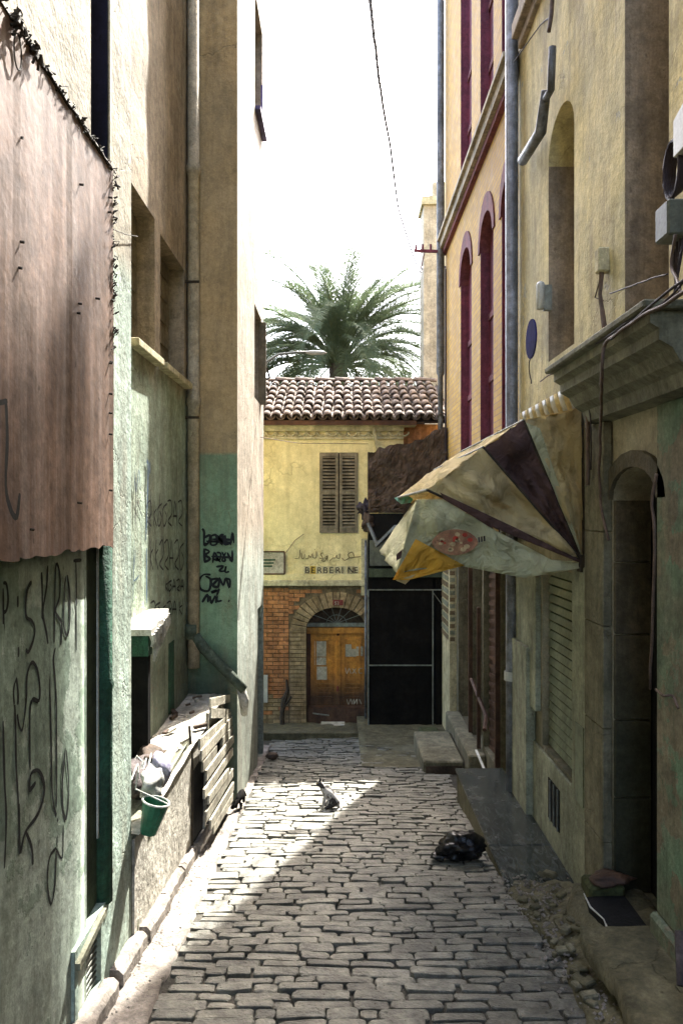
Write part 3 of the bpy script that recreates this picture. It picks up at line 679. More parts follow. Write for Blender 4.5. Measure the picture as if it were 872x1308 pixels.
# plank fence
pk = thing('plank_barrier', 'row of weathered boards leaning along the terrace edge beside the gutter', 'fence', (-1.36, 8.5, -.9))
RK = random.Random(14)
zz = 0
for k in range(11):
    z0 = .26-.115*k+RK.uniform(-.01, .01)
    ya = 7.05+RK.uniform(-.05, .25)+(.5 if k in (0, 1) else 0); yb = 10.6+RK.uniform(-.9, .2)-(1.2 if k < 3 else 0)
    xa = -1.37+.012*k+RK.uniform(-.01, .01); dz = RK.uniform(-.09, -.02)-.25
    pa, pb = Vector((xa, ya, z0+.12)), Vector((xa+.02, yb, z0+.12+dz))
    if pa.z < gz(ya)+.10: 
        continue
    if k >= 5: pb = pa.lerp(pb, RK.uniform(.42, .55))
    if k == 4: segs = [(pa, pa.lerp(pb, .28)), (pa.lerp(pb, .42), pb)]
    else: segs = [(pa, pb)]
    for (s0, s1) in segs:
        b = B(); b.bar(s0, s1, .022, .098+RK.uniform(-.015, .01)); b.obj('plank', M('plank'), pk)
for k, (y_, t) in enumerate([(7.5, .05), (8.6, -.04), (9.6, .05), (10.3, 0)]):
    B().bar((-1.385, y_, gz(y_)), (-1.385+.01, y_+t*3, .28-.1*(y_-7.5)), .05, .03, (1, 0, 0)).obj('stake', M('plank'), pk)
B().box(-1.42, -1.395, 6.98, 10.7, -1.4, -.1).obj('backing', M('void'), pk)
# bucket and bundles
bk = thing('bucket', 'tilted green plastic tub hanging from the low wall beside the gutter', 'bucket', (-1.31, 5.1, .15))
b = B(); n = 14; vs = []
cax = Vector((.25, .05, 1)).normalized(); o0 = Vector((-1.33, 5.12, .14)); ux = cax.cross(Vector((0, 1, 0))).normalized(); uy = cax.cross(ux)
for (t, r_) in ((0, .055), (.22, .095), (.22, .088), (.03, .05)):
    for k in range(n):
        a = 2*math.pi*k/n; vs.append(o0+cax*t+(ux*math.cos(a)+uy*math.sin(a))*r_)
b.add(vs, [(r_*n+k, r_*n+(k+1) % n, (r_+1)*n+(k+1) % n, (r_+1)*n+k) for r_ in range(3) for k in range(n)]+[tuple(range(n)), tuple(3*n+k for k in range(n))])
b.obj('tub', M('bucket_green'), bk, smooth=False)
b = B(); b.tube([o0+cax*.22+(ux*math.cos(a)+uy*math.sin(a))*.094 for a in [2*math.pi*k/n for k in range(n+1)]], .007, 6); b.obj('rim', M('plastic_white'), bk)
b = B(); b.tube([o0+cax*.22+ux*-.09, (-1.41, 5.1, .45), (-1.40, 5.12, .55), (-1.41, 5.16, .50)], .006, 5); b.obj('rope', M('rag_white'), bk)
def lump(name, c, r, m, seed, label, cat, parent=None, sub=3, amp=.35, fr=3.0, flat=None):
    bm = bmesh.new(); bmesh.ops.create_icosphere(bm, subdivisions=sub, radius=1)
    for v in bm.verts:
        p = v.co.copy(); f = 1+amp*noise.noise(p*fr*.5+Vector((seed,)*3))+amp*.45*noise.noise(p*fr*1.5+Vector((seed, 0, 0)))
        v.co = Vector((p.x*r[0]*f, p.y*r[1]*f, p.z*r[2]*f))
        if flat is not None and v.co.z < flat: v.co.z = flat
    me = bpy.data.meshes.new(name)
    for f in bm.faces: f.smooth = True
    bm.to_mesh(me); bm.free(); me.materials.append(m)
    o = bpy.data.objects.new(name, me); C.objects.link(o)
    if parent: o.parent = parent; o.location = Vector(c)-wloc(parent)
    else: o.location = c; tag(o, label, cat)
    return o
lump('cloth', (-1.36, 5.35, .40), (.075, .13, .10), M('rag_white'), 2, 'crumpled white rag hanging above the green tub', 'cloth', amp=.6)
lump('cloth', (-1.40, 5.75, .36), (.08, .15, .11), M('rag_purple'), 4, 'lilac patterned cloth bundle lying over the low wall', 'cloth', amp=.5)
lump('cloth', (-1.55, 5.65, .33), (.14, .22, .13), M('rag_dark'), 6, 'dark crumpled clothing heaped at the foot of the black cabinet', 'cloth', amp=.7)
lump('cloth', (-1.52, 5.9, .42), (.10, .16, .05), M('mud'), 9, 'brown folded cloth draped on top of the dark heap', 'cloth', amp=.7)
b = B()
for k in range(5):
    a = RT.uniform(0, 6); c0 = Vector((-1.50, 5.5+.06*k, .42)); b.tube([c0, c0+Vector((.08*math.cos(a), .05, .05)), c0+Vector((.12*math.cos(a), .1*math.sin(a), -.02))], .008, 5)
tag(b.obj('cable_tangle', M('rag_white')), 'tangle of pale cords on the dark cloth heap', 'cable')

# ================================================================== FAR YELLOW HOUSE
FY = 14.5; K = F/FY
fx = lambda px: (px-436)/K
fz = lambda py: EYE+(654-py)/K
fh = thing('house', 'yellow house with tiled roof, louvred shutters and orange arched double door closing the street', 'house', (-.5, FY, -1.9))
zb = fz(748)
wall((0, FY, 0), (1, 0, 0), (0, 0, 1), (-4, fx(515)), (zb, fz(540)), [(fx(408), fx(457), fz(681), fz(578), .12)], .3, .006, 5, .3, T=(0, -1, 0)).obj('wall', M('facade_yellow'), fh)
wall((0, FY+.03, 0), (1, 0, 0), (0, 0, 1), (-4, fx(474)), (-2.1, zb), [(fx(391), fx(468), -1.95, fz(776), .35, .44)], .3, .004, 6, .3, T=(0, -1, 0)).obj('wall', M('mortar'), fh)
B().box(-4, 2.6, FY+.31, FY+4, -2.1, fz(545)).obj('house_body', M('mud'), fh)
# bricks: courses either side of the pale surround
RB = random.Random(21)
def brick(x0, x1, z0, z1, m, y0=FY+.005):
    dy = RB.uniform(-.006, .006); b = B(); b.box(x0, x1, y0+dy, y0+.05, z0, z1); return b.obj('brick', m, fh)
arx, arz, ar_a, ar_b = (fx(391)+fx(468))/2, fz(776)-.44, (fx(468)-fx(391))/2, .44
z_ = -1.92; r_ = 0
while z_ < zb-.09:
    x = -1.66+(.0 if r_ % 2 else -.11)
    while x < fx(370)-.05:
        x1 = min(x+.215, fx(370)-.012); brick(x, x1-.012, z_, z_+.068, M('orange_brick' if z_ > -1.2 or RB.random() < .3 else 'pale_brick')); x += .22
    if z_ < arz:
        brick(fx(370), fx(391)-.005 if r_ % 2 else fx(391)-.11, z_, z_+.068, M('pale_brick'))
        if not r_ % 2: brick(fx(391)-.10, fx(391)-.004, z_, z_+.068, M('pale_brick'))
    z_ += .08; r_ += 1
for k in range(19):      # voussoirs
    a0 = math.pi*k/19+.012; a1 = math.pi*(k+1)/19-.012
    pts = []
    for a, s_ in ((a0, 0), (a1, 0), (a1, .30), (a0, .30)):
        pts.append((arx-(ar_a+.005+s_)*math.cos(a), FY+RB.uniform(-.012, -.004)*1, arz+(ar_b+.005+s_)*math.sin(a)))
    yy = FY-.012+RB.uniform(-.004, .004)
    if max(p[0] for p in pts) < fx(474)+.05: B().prism([(min(p[0], fx(474)), yy, p[2]) for p in pts], (0, .06, 0)).obj('voussoir', M('pale_brick'), fh)
zq = arz; rq = 0
while zq < zb-.075:
    x = fx(370)-.02 if rq % 2 else fx(370)-.13
    while x < fx(474)-.03:
        x1 = min(x+.205, fx(474)-.01); u = abs((x+x1)/2-arx); rr3 = ((u-.06 if u > .06 else 0)/(ar_a+.31))**2+((zq+.0-arz)/(ar_b+.31))**2
        if rr3 > 1.0 and x1-x > .05: brick(max(x, fx(370)-.02), x1, zq, zq+.068, M('orange_brick'), FY+.012)
        x += .22
    zq += .08; rq += 1
# ledge course between floors
B().box(-4, fx(466), FY-.09, FY, fz(748), fz(741)).obj('ledge', M('facade_trim'), fh, bevel=.008)
B().box(-4, fx(464), FY-.045, FY, fz(741)+.003, fz(733)).obj('ledge', M('facade_yellow'), fh)
B().box(fx(461), fx(469), FY-.07, FY+.0, fz(760), fz(688)).obj('pilaster', M('facade_trim'), fh)
B().tube([(fx(466.5), FY-.11, fz(690)), (fx(466.5), FY-.11, -1.9)], .025, 8).obj('drainpipe', M('pipe_grey'), fh, smooth=True)
# door
dw = B().box(fx(391)-.02, fx(468)+.02, FY+.30, FY+.34, -1.95, fz(800)).obj('door_frame', M('door_dark'), fh)
ty = FY+.27
for (a, c) in ((fx(396), fx(430)), (fx(433), fx(466))):
    leaf = B().box(a, c, ty, ty+.04, -1.93, fz(812)).obj('door_leaf', M('door_wood'), fh, bevel=.004)
    for (za, zc) in ((fz(878), fz(820)), (fz(890), fz(883)), (fz(922), fz(895))):
        b = B(); x0, x1 = a+.10, c-.10
        for q0, q1 in (((x0, za), (x1, za)), ((x1, za), (x1, zc)), ((x1, zc), (x0, zc)), ((x0, zc), (x0, za))):
            b.bar((q0[0], ty-.008, q0[1]), (q1[0], ty-.008, q1[1]), .03, .025, (0, 1, 0))
        b.obj('moulding', M('door_wood'), leaf)
        if zc-za > .25: B().box(x0+.02, x1-.02, ty-.004, ty-.001, za+.02, zc-.02).obj('door_panel', M('door_wood'), leaf)
B().box(fx(430)-.01, fx(434)+.01, ty-.04, ty, -1.9, fz(815)).obj('door_post', M('door_wood'), fh, bevel=.005)
B().box(fx(391), fx(468), ty-.05, ty+.04, fz(812)+.003, fz(804)).obj('transom', M('door_wood'), fh, bevel=.005)
B().box(fx(391), fx(468), ty-.03, ty+.0, fz(803), fz(798)).obj('transom', M('steel_dull'), fh)
B().tube([(fx(431), ty-.06, fz(886)), (fx(431), ty-.06, fz(880))], .018, 8).obj('handle', M('plaque_red'), fh)
b = B(); cx, cz = (fx(391)+fx(468))/2, fz(799)
for k in range(1, 7):
    a = math.pi*k/7; b.bar((cx, ty+.02, cz), (cx-.56*math.cos(a), ty+.02, cz+.42*math.sin(a)), .012, .012, (0, 1, 0))
b.tube([(cx-.2*math.cos(math.pi*k/10), ty+.02, cz+.17*math.sin(math.pi*k/10)) for k in range(11)], .009, 5)
b.obj('fanlight_grille', M('steel_dull'), fh)
B().box(fx(389), fx(470), ty+.05, ty+.06, fz(805), fz(772)).obj('fanlight_glass', M('void'), fh)
for (a, c, za, zc) in ((401, 416, 842, 822), (401, 416, 853, 843), (404, 417, 872, 855), (441, 449, 842, 826), (455, 464, 841, 829), (449, 455, 842, 832)):
    B().box(fx(a), fx(c), ty-.016, ty-.010, fz(za), fz(zc)).obj('poster', M('paper'), fh)
strokes('painted_scrawl', [[(441, 856), (443, 864), (446, 857), (448, 864)], [(450, 857), (455, 864)], [(455, 857), (450, 864)], [(463, 857), (459, 858), (459, 863), (463, 863)], [(443, 897), (445, 904), (448, 897), (450, 904)], [(452, 897), (452, 904), (456, 897), (456, 904)], [(459, 897), (462, 904)]],
        lambda x, y: Vector((fx(x), ty-.012, fz(y))), .018, M('paper'), fh, (0, -1, 0))
bx = thing('box', 'battered pale carton lying before the orange door', 'box', (fx(424), FY-.12, gz(14.4)+.13))
B().box(fx(410), fx(440), FY-.25, FY+.02, fz(932), fz(922)).obj('carton', M('paper'), bx)
B().tube([(fx(437)+.06*math.cos(t), FY-.26, fz(925)+.06*math.sin(t)) for t in [k*.6 for k in range(11)]], .012, 6).obj('strap', M('white_trim'), bx)
b = B(); b.box(fx(393), fx(468), FY+.05, FY+.24, -1.93, fz(905)); tag(b.obj('board', M('slat_brown')), 'dark brown board standing against the lower part of the orange door', 'board')
bb = bpy.data.objects['board']
B().bar(at(399, 911, FY-.02), at(420, 914, FY-.05), .03, .02).obj('x2', M('steel_dull')); o = bpy.data.objects['x2']; o.name = 'stick'; tag(o, 'pale stick lying across the dark board by the orange door', 'stick')
# number plate, sign plate, lettering
B().box(fx(425), fx(438), FY-.035, FY-.018, fz(773), fz(766)).obj('number_plate', M('plaque_red'), fh)
def text(s_, x, z_, y_, size, m, name, parent):
    cu = bpy.data.curves.new(name, 'FONT'); cu.body = s_; cu.size = size; cu.extrude = .002; cu.align_x = 'LEFT'
    o = bpy.data.objects.new(name+'_tmp', cu); C.objects.link(o)
    bpy.context.view_layer.update()
    me = bpy.data.meshes.new_from_object(o.evaluated_get(bpy.context.evaluated_depsgraph_get())); bpy.data.objects.remove(o)
    me.materials.clear(); me.materials.append(m)
    o = bpy.data.objects.new(name, me); C.objects.link(o); o.parent = parent
    o.location = Vector((x, y_, z_))-wloc(parent); o.rotation_euler = (math.radians(90), 0, 0); return o
text('52', fx(427), fz(772), FY-.04, .09, M('paper'), 'lettering', fh)
W = 'BERBERINE'
for k, ch in enumerate(W):
    x = 389+k*7.8
    B().box(fx(x-.6), fx(x+6.2), FY-.014, FY-.006, fz(733.5), fz(723)).obj('letter_tile', M('sign_yellow' if k == 1 else 'facade_trim'), fh)
    text(ch, fx(x), fz(732), FY-.017, .17, M('sign_ink' if k in (0, 2) else 'rust'), 'lettering', fh)
A = lambda sx, sy: (334+sx/6.229, 690+sy/6.229)
ar = [[A(790, 130), A(740, 135), A(700, 140), A(690, 110), A(720, 95), A(735, 130)], [A(700, 140), A(660, 160), A(640, 140)], [A(620, 105), A(620, 140), A(600, 142), A(598, 118), A(585, 142), A(570, 140), A(540, 165)],
      [A(520, 125), A(505, 140), A(520, 150), A(525, 120), A(505, 165), A(470, 160)], [A(490, 100), A(470, 110), A(490, 150), A(460, 140)], [A(435, 85), A(435, 135), A(410, 138), A(405, 100)], [A(400, 110), A(390, 138), A(375, 120), A(370, 145), A(350, 145)],
      [A(345, 110), A(335, 145), A(320, 140), A(318, 100)], [A(305, 75), A(300, 140), A(265, 145)], [A(420, 75), A(426, 75)], [A(480, 85), A(486, 85)]]
strokes('arabic_lettering', ar, lambda x, y: Vector((fx(x), FY, fz(y))), .024, M('sign_faded'), fh, (0, -1, 0))
sg = thing('notice_board', 'small dark framed cream board on the yellow wall beside the lettering', 'sign', (fx(348), FY-.03, fz(732)))
B().box(fx(320), fx(363), FY-.035, FY-.015, fz(733), fz(705)).obj('panel', M('paper'), sg)
b = B()
for p, q in (((320, 733), (363.5, 733)), ((363.5, 733), (363.5, 704.5)), ((363.5, 704.5), (320, 704.5))): b.bar((fx(p[0]), FY-.04, fz(p[1])), (fx(q[0]), FY-.04, fz(q[1])), .025, .025, (0, 1, 0))
b.obj('frame', M('door_dark'), sg)
for k in range(3): B().box(fx(336), fx(352-2*k), FY-.038, FY-.036, fz(716+4*k), fz(714+4*k)).obj('print_line', M('green_post'), sg)
B().tube([at(365, 706, FY-.03), at(377, 690, FY-.03), at(388, 682, FY-.03)], .006, 5).obj('hook', M('cable_brown'), sg)
B().box(fx(335), fx(342), FY-.03, FY-.0, fz(897), fz(862)).obj('white_plate', M('plastic_white'), fh)
# louvred shutters
for (a, c) in ((408, 432), (433, 457)):
    lf = thing('x', '', '', (0, 0, 0)); bpy.data.objects.remove(lf)
    x0, x1, z0, z1 = fx(a)+.003, fx(c)-.003, fz(681)+.004, fz(578)-.004
    b = B(); yy = FY-.005
    for q0, q1, wd in (((x0+.03, z0), (x0+.03, z1), .055), ((x1-.03, z0), (x1-.03, z1), .055), ((x0+.057, z0+.05), (x1-.057, z0+.05), .1), ((x0+.057, z1-.035), (x1-.057, z1-.035), .07), ((x0+.057, (z0+z1)/2), (x1-.057, (z0+z1)/2), .07)):
        b.bar((q0[0], yy, q0[1]), (q1[0], yy, q1[1]), wd, .04, (0, 1, 0))
    sh = b.obj('shutter', M('shutter_wood'), fh)
    n = 22
    for k in range(n):
        zz = z0+.12+(z1-.09-z0-.12)*k/(n-1)
        if abs(zz-(z0+z1)/2) < .04: continue
        s_ = B(); s_.add([(x0+.057, yy+.02, zz+.022), (x1-.057, yy+.02, zz+.022), (x1-.057, yy-.022, zz-.016), (x0+.057, yy-.022, zz-.016),
                         (x0+.057, yy+.02, zz+.030), (x1-.057, yy+.02, zz+.030), (x1-.057, yy-.022, zz-.008), (x0+.057, yy-.022, zz-.008)],
                        [(3,2,1,0),(4,5,6,7),(0,1,5,4),(1,2,6,5),(2,3,7,6),(3,0,4,7)])
        s_.obj('slat', M('shutter_wood'), sh)
B().box(fx(408), fx(457), FY+.10, FY+.11, fz(681), fz(578)).obj('window_back', M('void'), fh)
# cornice with hanging garlands
B().box(-4, fx(515), FY-.10, FY, fz(551), fz(543)).obj('cornice_band', M('facade_trim'), fh)
B().box(-4, fx(515), FY-.045, FY, fz(561), fz(558)).obj('cornice_band', M('facade_trim'), fh)
x = -1.68
while x < fx(511):
    b = B(); n = 8
    for j, r_ in enumerate((.085, .05)):
        pts = [(x+.1+r_*math.cos(math.pi+math.pi*k/n), FY-.04+j*.012, fz(552)+r_*.9*math.sin(math.pi+math.pi*k/n)) for k in range(n+1)]
        if j == 0: b.tube(pts, .018, 6)
    b.obj('garland', M('facade_trim'), fh)
    B().box(x-.012, x+.012, FY-.05, FY, fz(558)+.003, fz(551)-.003).obj('garland_drop', M('facade_trim'), fh)
    x += .2
B().bar(at(476, 545, FY-.12), at(482, 573, FY-.06), .06, .03, (0, 1, 0)).obj('loose_strut', M('facade_trim'), fh)
# roof
ez, ey, rz, ry = fz(537)+.0, FY-.28, 5.22, 16.55
sl_ = Vector((0, ry-ey, rz-ez)); L_ = sl_.length; sd_ = sl_.normalized()
roof = B().add([(-4, ey+.03, ez-.06), (2.0, ey+.03, ez-.06), (2.0, ry, rz-.06), (-4, ry, rz-.06), (-4, ry+2.3, ez-.06), (2.0, ry+2.3, ez-.06)], [(0, 1, 2, 3), (3, 2, 5, 4)]).obj('roof', M('tile_bed'), fh, thick=.03)
B().box(-4, fx(530), ey+.02, ey+.05, ez-.12, ez-.03).obj('fascia', M('door_dark'), roof)
B().box(-4, fx(530), ey+.05, FY+.2, ez-.125, ez-.1).obj('soffit', M('facade_trim'), roof)
def tilemesh(name, up=True):
    b = B(); n = 7; vs = []; Lt = .50; t = .014
    for (s_, r_) in ((0, .090), (Lt, .070)):
        for rr2 in (r_, r_-t):
            for k in range(n+1):
                a = math.pi*k/n; vs.append(Vector((-rr2*math.cos(a), 0, rr2*math.sin(a)*.95*(1 if up else -1)))+Vector((0, s_, .018*(1-s_/Lt))))
    n1 = n+1; fs = []
    for k in range(n):
        fs += [(k, k+1, 2*n1+k+1, 2*n1+k), (n1+k+1, n1+k, 3*n1+k, 3*n1+k+1), (k+1, k, n1+k, n1+k+1), (2*n1+k, 2*n1+k+1, 3*n1+k+1, 3*n1+k)]
    b.add(vs, fs)
    me = bpy.data.meshes.new(name); me.from_pydata(b.v, [], b.f); me.materials.append(M('roof_tile'))
    for p in me.polygons: p.use_smooth = True
    return me
tm_up, tm_dn = tilemesh('cover_tile'), tilemesh('pan_tile', False)
pitch = math.atan2(sl_.z, sl_.y); rw = 7; exp_ = (L_-.02)/rw
for c_ in range(20):
    x = -1.85+.198*c_
    for r_ in range(rw):
        p = Vector((x+RB.uniform(-.012, .012), ey, ez))+sd_*(exp_*r_-.03)+Vector((0, 0, .01))
        o = bpy.data.objects.new('roof_tile', tm_up); C.objects.link(o); o.parent = roof; o.location = p-wloc(roof)
        o.rotation_euler = (pitch-.02+RB.uniform(-.02, .02), RB.uniform(-.05, .05), RB.uniform(-.04, .04))
        if r_ < 6:
            o = bpy.data.objects.new('pan_tile', tm_dn); C.objects.link(o); o.parent = roof; o.location = p+Vector((.099, 0, .035))-wloc(roof)
            o.rotation_euler = (pitch+RB.uniform(-.01, .01), 0, RB.uniform(-.02, .02))
for k in range(9):
    o = bpy.data.objects.new('ridge_tile', tm_up); C.objects.link(o); o.parent = roof
    o.location = Vector((-1.9+.44*k, ry, rz+.035))-wloc(roof); o.rotation_euler = (0, 0, -math.pi/2+RB.uniform(-.03, .03)); o.scale = (1.2, 1, 1)
# reddish side strip by the right house
wall((0, FY+.12, 0), (1, 0, 0), (0, 0, 1), (fx(515), 1.99), (fz(600), fz(541)), (), .12, .03, 9, .2, T=(0, -1, 0)).obj('wall', M('orange_brick'), fh)

# ruined earth wall and the black shop front below it
RY = 13.95; k2 = F/RY; rx = lambda p: (p-436)/k2; rzz = lambda p: EYE+(654-p)/k2
rw_ = thing('ruined_wall', 'jagged brown earth wall with broken stepped top above the black shop front', 'wall', (1.2, RY, rzz(655)))
top = [(470, 578), (478, 577), (481, 573), (491, 572), (494, 569), (512, 567), (526, 566), (530, 562), (541, 561), (548, 556), (553, 550), (565, 546)]
b = B(); poly = [(rx(p), RY, rzz(q)) for p, q in top]+[(1.98, RY, rzz(655)), (rx(470), RY, rzz(655))]
poly = [(min(p[0], 1.98), p[1], p[2]) for p in poly]
n = len(poly)
def subdiv_face(poly, d, m, name, parent, amp=.03, cuts=5):
    bm = bmesh.new(); vs = [bm.verts.new(p) for p in poly]; f = bm.faces.new(vs)
    bmesh.ops.triangulate(bm, faces=[f])
    bmesh.ops.subdivide_edges(bm, edges=bm.edges[:], cuts=cuts, use_grid_fill=True)
    bd = {v for e in bm.edges if e.is_boundary for v in e.verts}
    for v in bm.verts:
        v.co += Vector((0, -1, 0))*(noise.noise(v.co*4)*amp+noise.noise(v.co*11)*amp*.6)
        if v in bd: v.co += Vector((noise.noise(v.co*17), 0, noise.noise(v.co*15+Vector((3, 1, 2)))))*.02
    r_ = bmesh.ops.extrude_face_region(bm, geom=bm.faces[:]); 
    for v in [g_ for g_ in r_['geom'] if isinstance(g_, bmesh.types.BMVert)]: v.co += Vector(d)
    bmesh.ops.recalc_face_normals(bm, faces=bm.faces)
    org = wloc(parent); 
    for v in bm.verts: v.co -= org
    me = bpy.data.meshes.new(name); bm.to_mesh(me); bm.free(); me.materials.append(m)
    o = bpy.data.objects.new(name, me); C.objects.link(o); o.parent = parent; return o
nx, nz = 44, 30; vs = []; tops = [(rx(p), rzz(q)) for p, q in top]
def topz(x):
    for (xa, za), (xb, zb_) in zip(tops, tops[1:]):
        if xa <= x <= xb: return za+(zb_-za)*(x-xa)/(xb-xa)
    return tops[-1][1]
x0_, x1_ = rx(470), 1.98
for yy in (0, .3):
    for j in range(nz+1):
        for i in range(nx+1):
            x = x0_+(x1_-x0_)*i/nx; zt = topz(x)+.035*noise.noise(Vector((x*9, 0, 4)))+.02*noise.noise(Vector((x*31, 0, 4))); z0 = rzz(655); zz = z0+(zt-z0)*j/nz
            p = Vector((x, RY+yy, zz))
            if not yy: p.y -= .05*noise.noise(p*3)+.035*noise.noise(p*9)+.02*noise.noise(p*23)+(.07 if j < 3 else 0)*noise.noise(p*6)
            vs.append(p)
n1 = nx+1; off_ = n1*(nz+1); fs = []
for j in range(nz):
    for i in range(nx):
        fs.append((j*n1+i, j*n1+i+1, (j+1)*n1+i+1, (j+1)*n1+i)); fs.append((off_+j*n1+i, off_+(j+1)*n1+i, off_+(j+1)*n1+i+1, off_+j*n1+i+1))
    for i in (0, nx): fs.append((j*n1+i, (j+1)*n1+i, off_+(j+1)*n1+i, off_+j*n1+i))
for i in range(nx):
    for j in (0, nz): fs.append((j*n1+i, j*n1+i+1, off_+j*n1+i+1, off_+j*n1+i))
b = B(); b.add(vs, fs); b.obj('earth_face', M('mud'), rw_)
b = B()
for k in range(26):      # roots and sticks at the foot of the wall
    p = Vector((RB.uniform(.45, 1.5), RY-.05, rzz(648)+RB.uniform(-.08, .16))); b.tube([p, p+Vector((RB.uniform(-.15, .2), RB.uniform(-.08, 0), RB.uniform(-.1, .1)))], RB.uniform(.006, .02), 5)
b.obj('debris_edge', M('mud'), rw_)
sp = thing('shop_front', 'black metal shop front with thin pale frame below the ruined wall', 'shop', (1.2, 13.9, -1.75))
B().box(rx(470), 1.99, RY+.01, RY+.3, -1.8, rzz(656)).obj('recess', M('void'), sp)
B().box(rx(471), rx(552), RY-.04, RY+.005, -1.72, rzz(738)).obj('door_panel', M('black_metal'), sp)
B().box(rx(556), rx(566), RY-.04, RY+.005, -1.72, rzz(738)).obj('door_panel', M('black_metal'), sp)
for (p, q) in (((470, 753), (566, 753)), ((470, 849), (552, 849)), ((470, 926), (552, 927)), ((552, 753), (552, 926)), ((470, 753), (470, 926)), ((552, 756), (566, 775))):
    B().bar((rx(p[0]), RY-.06, rzz(p[1])), (rx(q[0]), RY-.06, rzz(q[1])), .022 if p[1] != 756 else .012, .02, (0, 1, 0)).obj('frame_bar', M('steel_dull'), sp)
B().box(rx(471), rx(566), RY-.10, RY+.0, rzz(737)+.003, rzz(726)).obj('head_board', M('dark_green'), sp)
B().bar(at(481, 697, 13.6), at(506, 672, 13.3), .09, .05).obj('folded_strut', M('pipe_grey'), sp)
B().bar(at(470, 668, 13.7), at(483, 699, 13.6), .05, .05).obj('folded_strut', M('pipe_grey'), sp)
B().box(rx(472), rx(500), RY-.12, RY-.02, rzz(722), rzz(690)).obj('side_box', M('box_grey'), sp)
cbx = lump('wire_bundle', at(464, 650, 14.0), (.10, .08, .14), M('cable'), 5, 'black knot of wires hanging beside the louvred window', 'cable', amp=.9, fr=4)
lump('nest', at(470, 668, 13.95), (.10, .08, .15), M('mud'), 15, 'clump of brown debris hanging under the black wire knot', 'debris', amp=.9, fr=4)

# ramp, step block, moss by the shop
rp = thing('ramp', 'worn concrete ramp rising to the black shop front', 'ramp', (.9, 12.8, -1.75))
b = B(); y0, y1 = 12.35, 13.9
b.add([(rx(472), y0+.2, gz(y0)+.02), (1.25, y0-.6, gz(y0-.6)+.02), (1.7, y1, -1.70), (rx(468), y1, -1.70), (rx(472), y0+.2, -2.1), (1.25, y0-.6, -2.1), (1.7, y1, -2.1), (rx(468), y1, -2.1)],
      [(0, 1, 2, 3), (0, 1, 5, 4), (1, 2, 6, 5), (2, 3, 7, 6), (3, 0, 4, 7)]); b.obj('ramp_slab', M('ledge_side'), rp)
st = thing('step', 'low olive stone step block in front of the dark doorways on the right', 'step', (1.45, 11.2, -1.4))
B().box(1.17, 1.74, 10.6, 12.05, -1.7, -1.20).obj('tread', M('rough_stone'), st, bevel=.02)
B().box(1.20, 1.71, 10.585, 10.598, -1.6, -1.27).obj('riser_dark_face', M('mud'), st)  # thin dark sheet laid over the front face of the step
B().box(1.76, 2.0, 10.3, 12.6, -1.7, -1.02).obj('threshold', M('rough_stone'), st, bevel=.02)
tag(B().box(1.30, 1.62, 12.1, 12.6, -1.7, -1.28).obj('moss_block', M('moss'), bevel=.03), 'yellow green mossy block behind the stone step', 'block')
# charred post beside brick wall
b = B(); b.tube([at(361, 936, 14.35), at(360, 910, 14.38), at(363, 893, 14.42), at(367, 882, 14.43), at(366, 868, 14.45)], [.05, .045, .06, .035, .02], 7)
b.tube([at(361, 905, 14.38), at(372, 890, 14.4)], [.03, .02], 6)
tag(b.obj('burnt_post', M('rust')), 'dark charred stump leaning against the brick wall left of the orange door', 'post')
lump('stone', onG(348, 972)+Vector((0, 0, .08)), (.09, .07, .06), M('mud'), 3, 'dark stone lying in the shade at the far left of the street', 'stone')

# ================================================================== RIGHT BRICK HOUSE
RX = 2.0; HR = 17.0
rb = thing('house', 'tall yellow brick house with narrow purple arched windows and dark shop doors', 'house', (RX, 11, -1.3))
wins = [(11.45, 12.5, 3.3, 6.6, .22, .45), (9.8, 10.73, 3.3, 6.5, .22, .42), (8.55, 9.3, 3.3, 6.4, .22, .36)]
wins += [(11.45, 12.5, 7.75, 12, .22, .45), (9.8, 10.73, 7.75, 12, .22, .42), (8.55, 9.3, 7.75, 12, .22, .36)]
gf = [(11.42, 12.75, -1.15, 2.1, .3), (10.58, 11.36, -1.05, 2.1, .35), (9.42, 10.5, -.95, 2.1, .12), (8.72, 9.34, -.95, 2.1, .3)]
wall((RX, 0, 0), (0, 1, 0), (0, 0, 1), (8.41, 14.35), (2.6, HR), wins, .4, .004, 11, .3, T=(-1, 0, 0)).obj('wall', M('yellow_brickwork'), rb)
wall((RX, 0, 0), (0, 1, 0), (0, 0, 1), (8.41, 14.35), (-2.0, 2.6), gf, .25, .01, 12, .36, T=(-1, 0, 0)).obj('wall', M('rough_stone'), rb)
B().box(RX+.37, 8, 8.42, 14.3, -2, HR-.1).obj('house_body', M('right_reveal'), rb)
B().box(RX-.004, RX+.37, 14.34, 14.40, -2, HR-.1).obj('end_wall', M('facade_yellow'), rb)
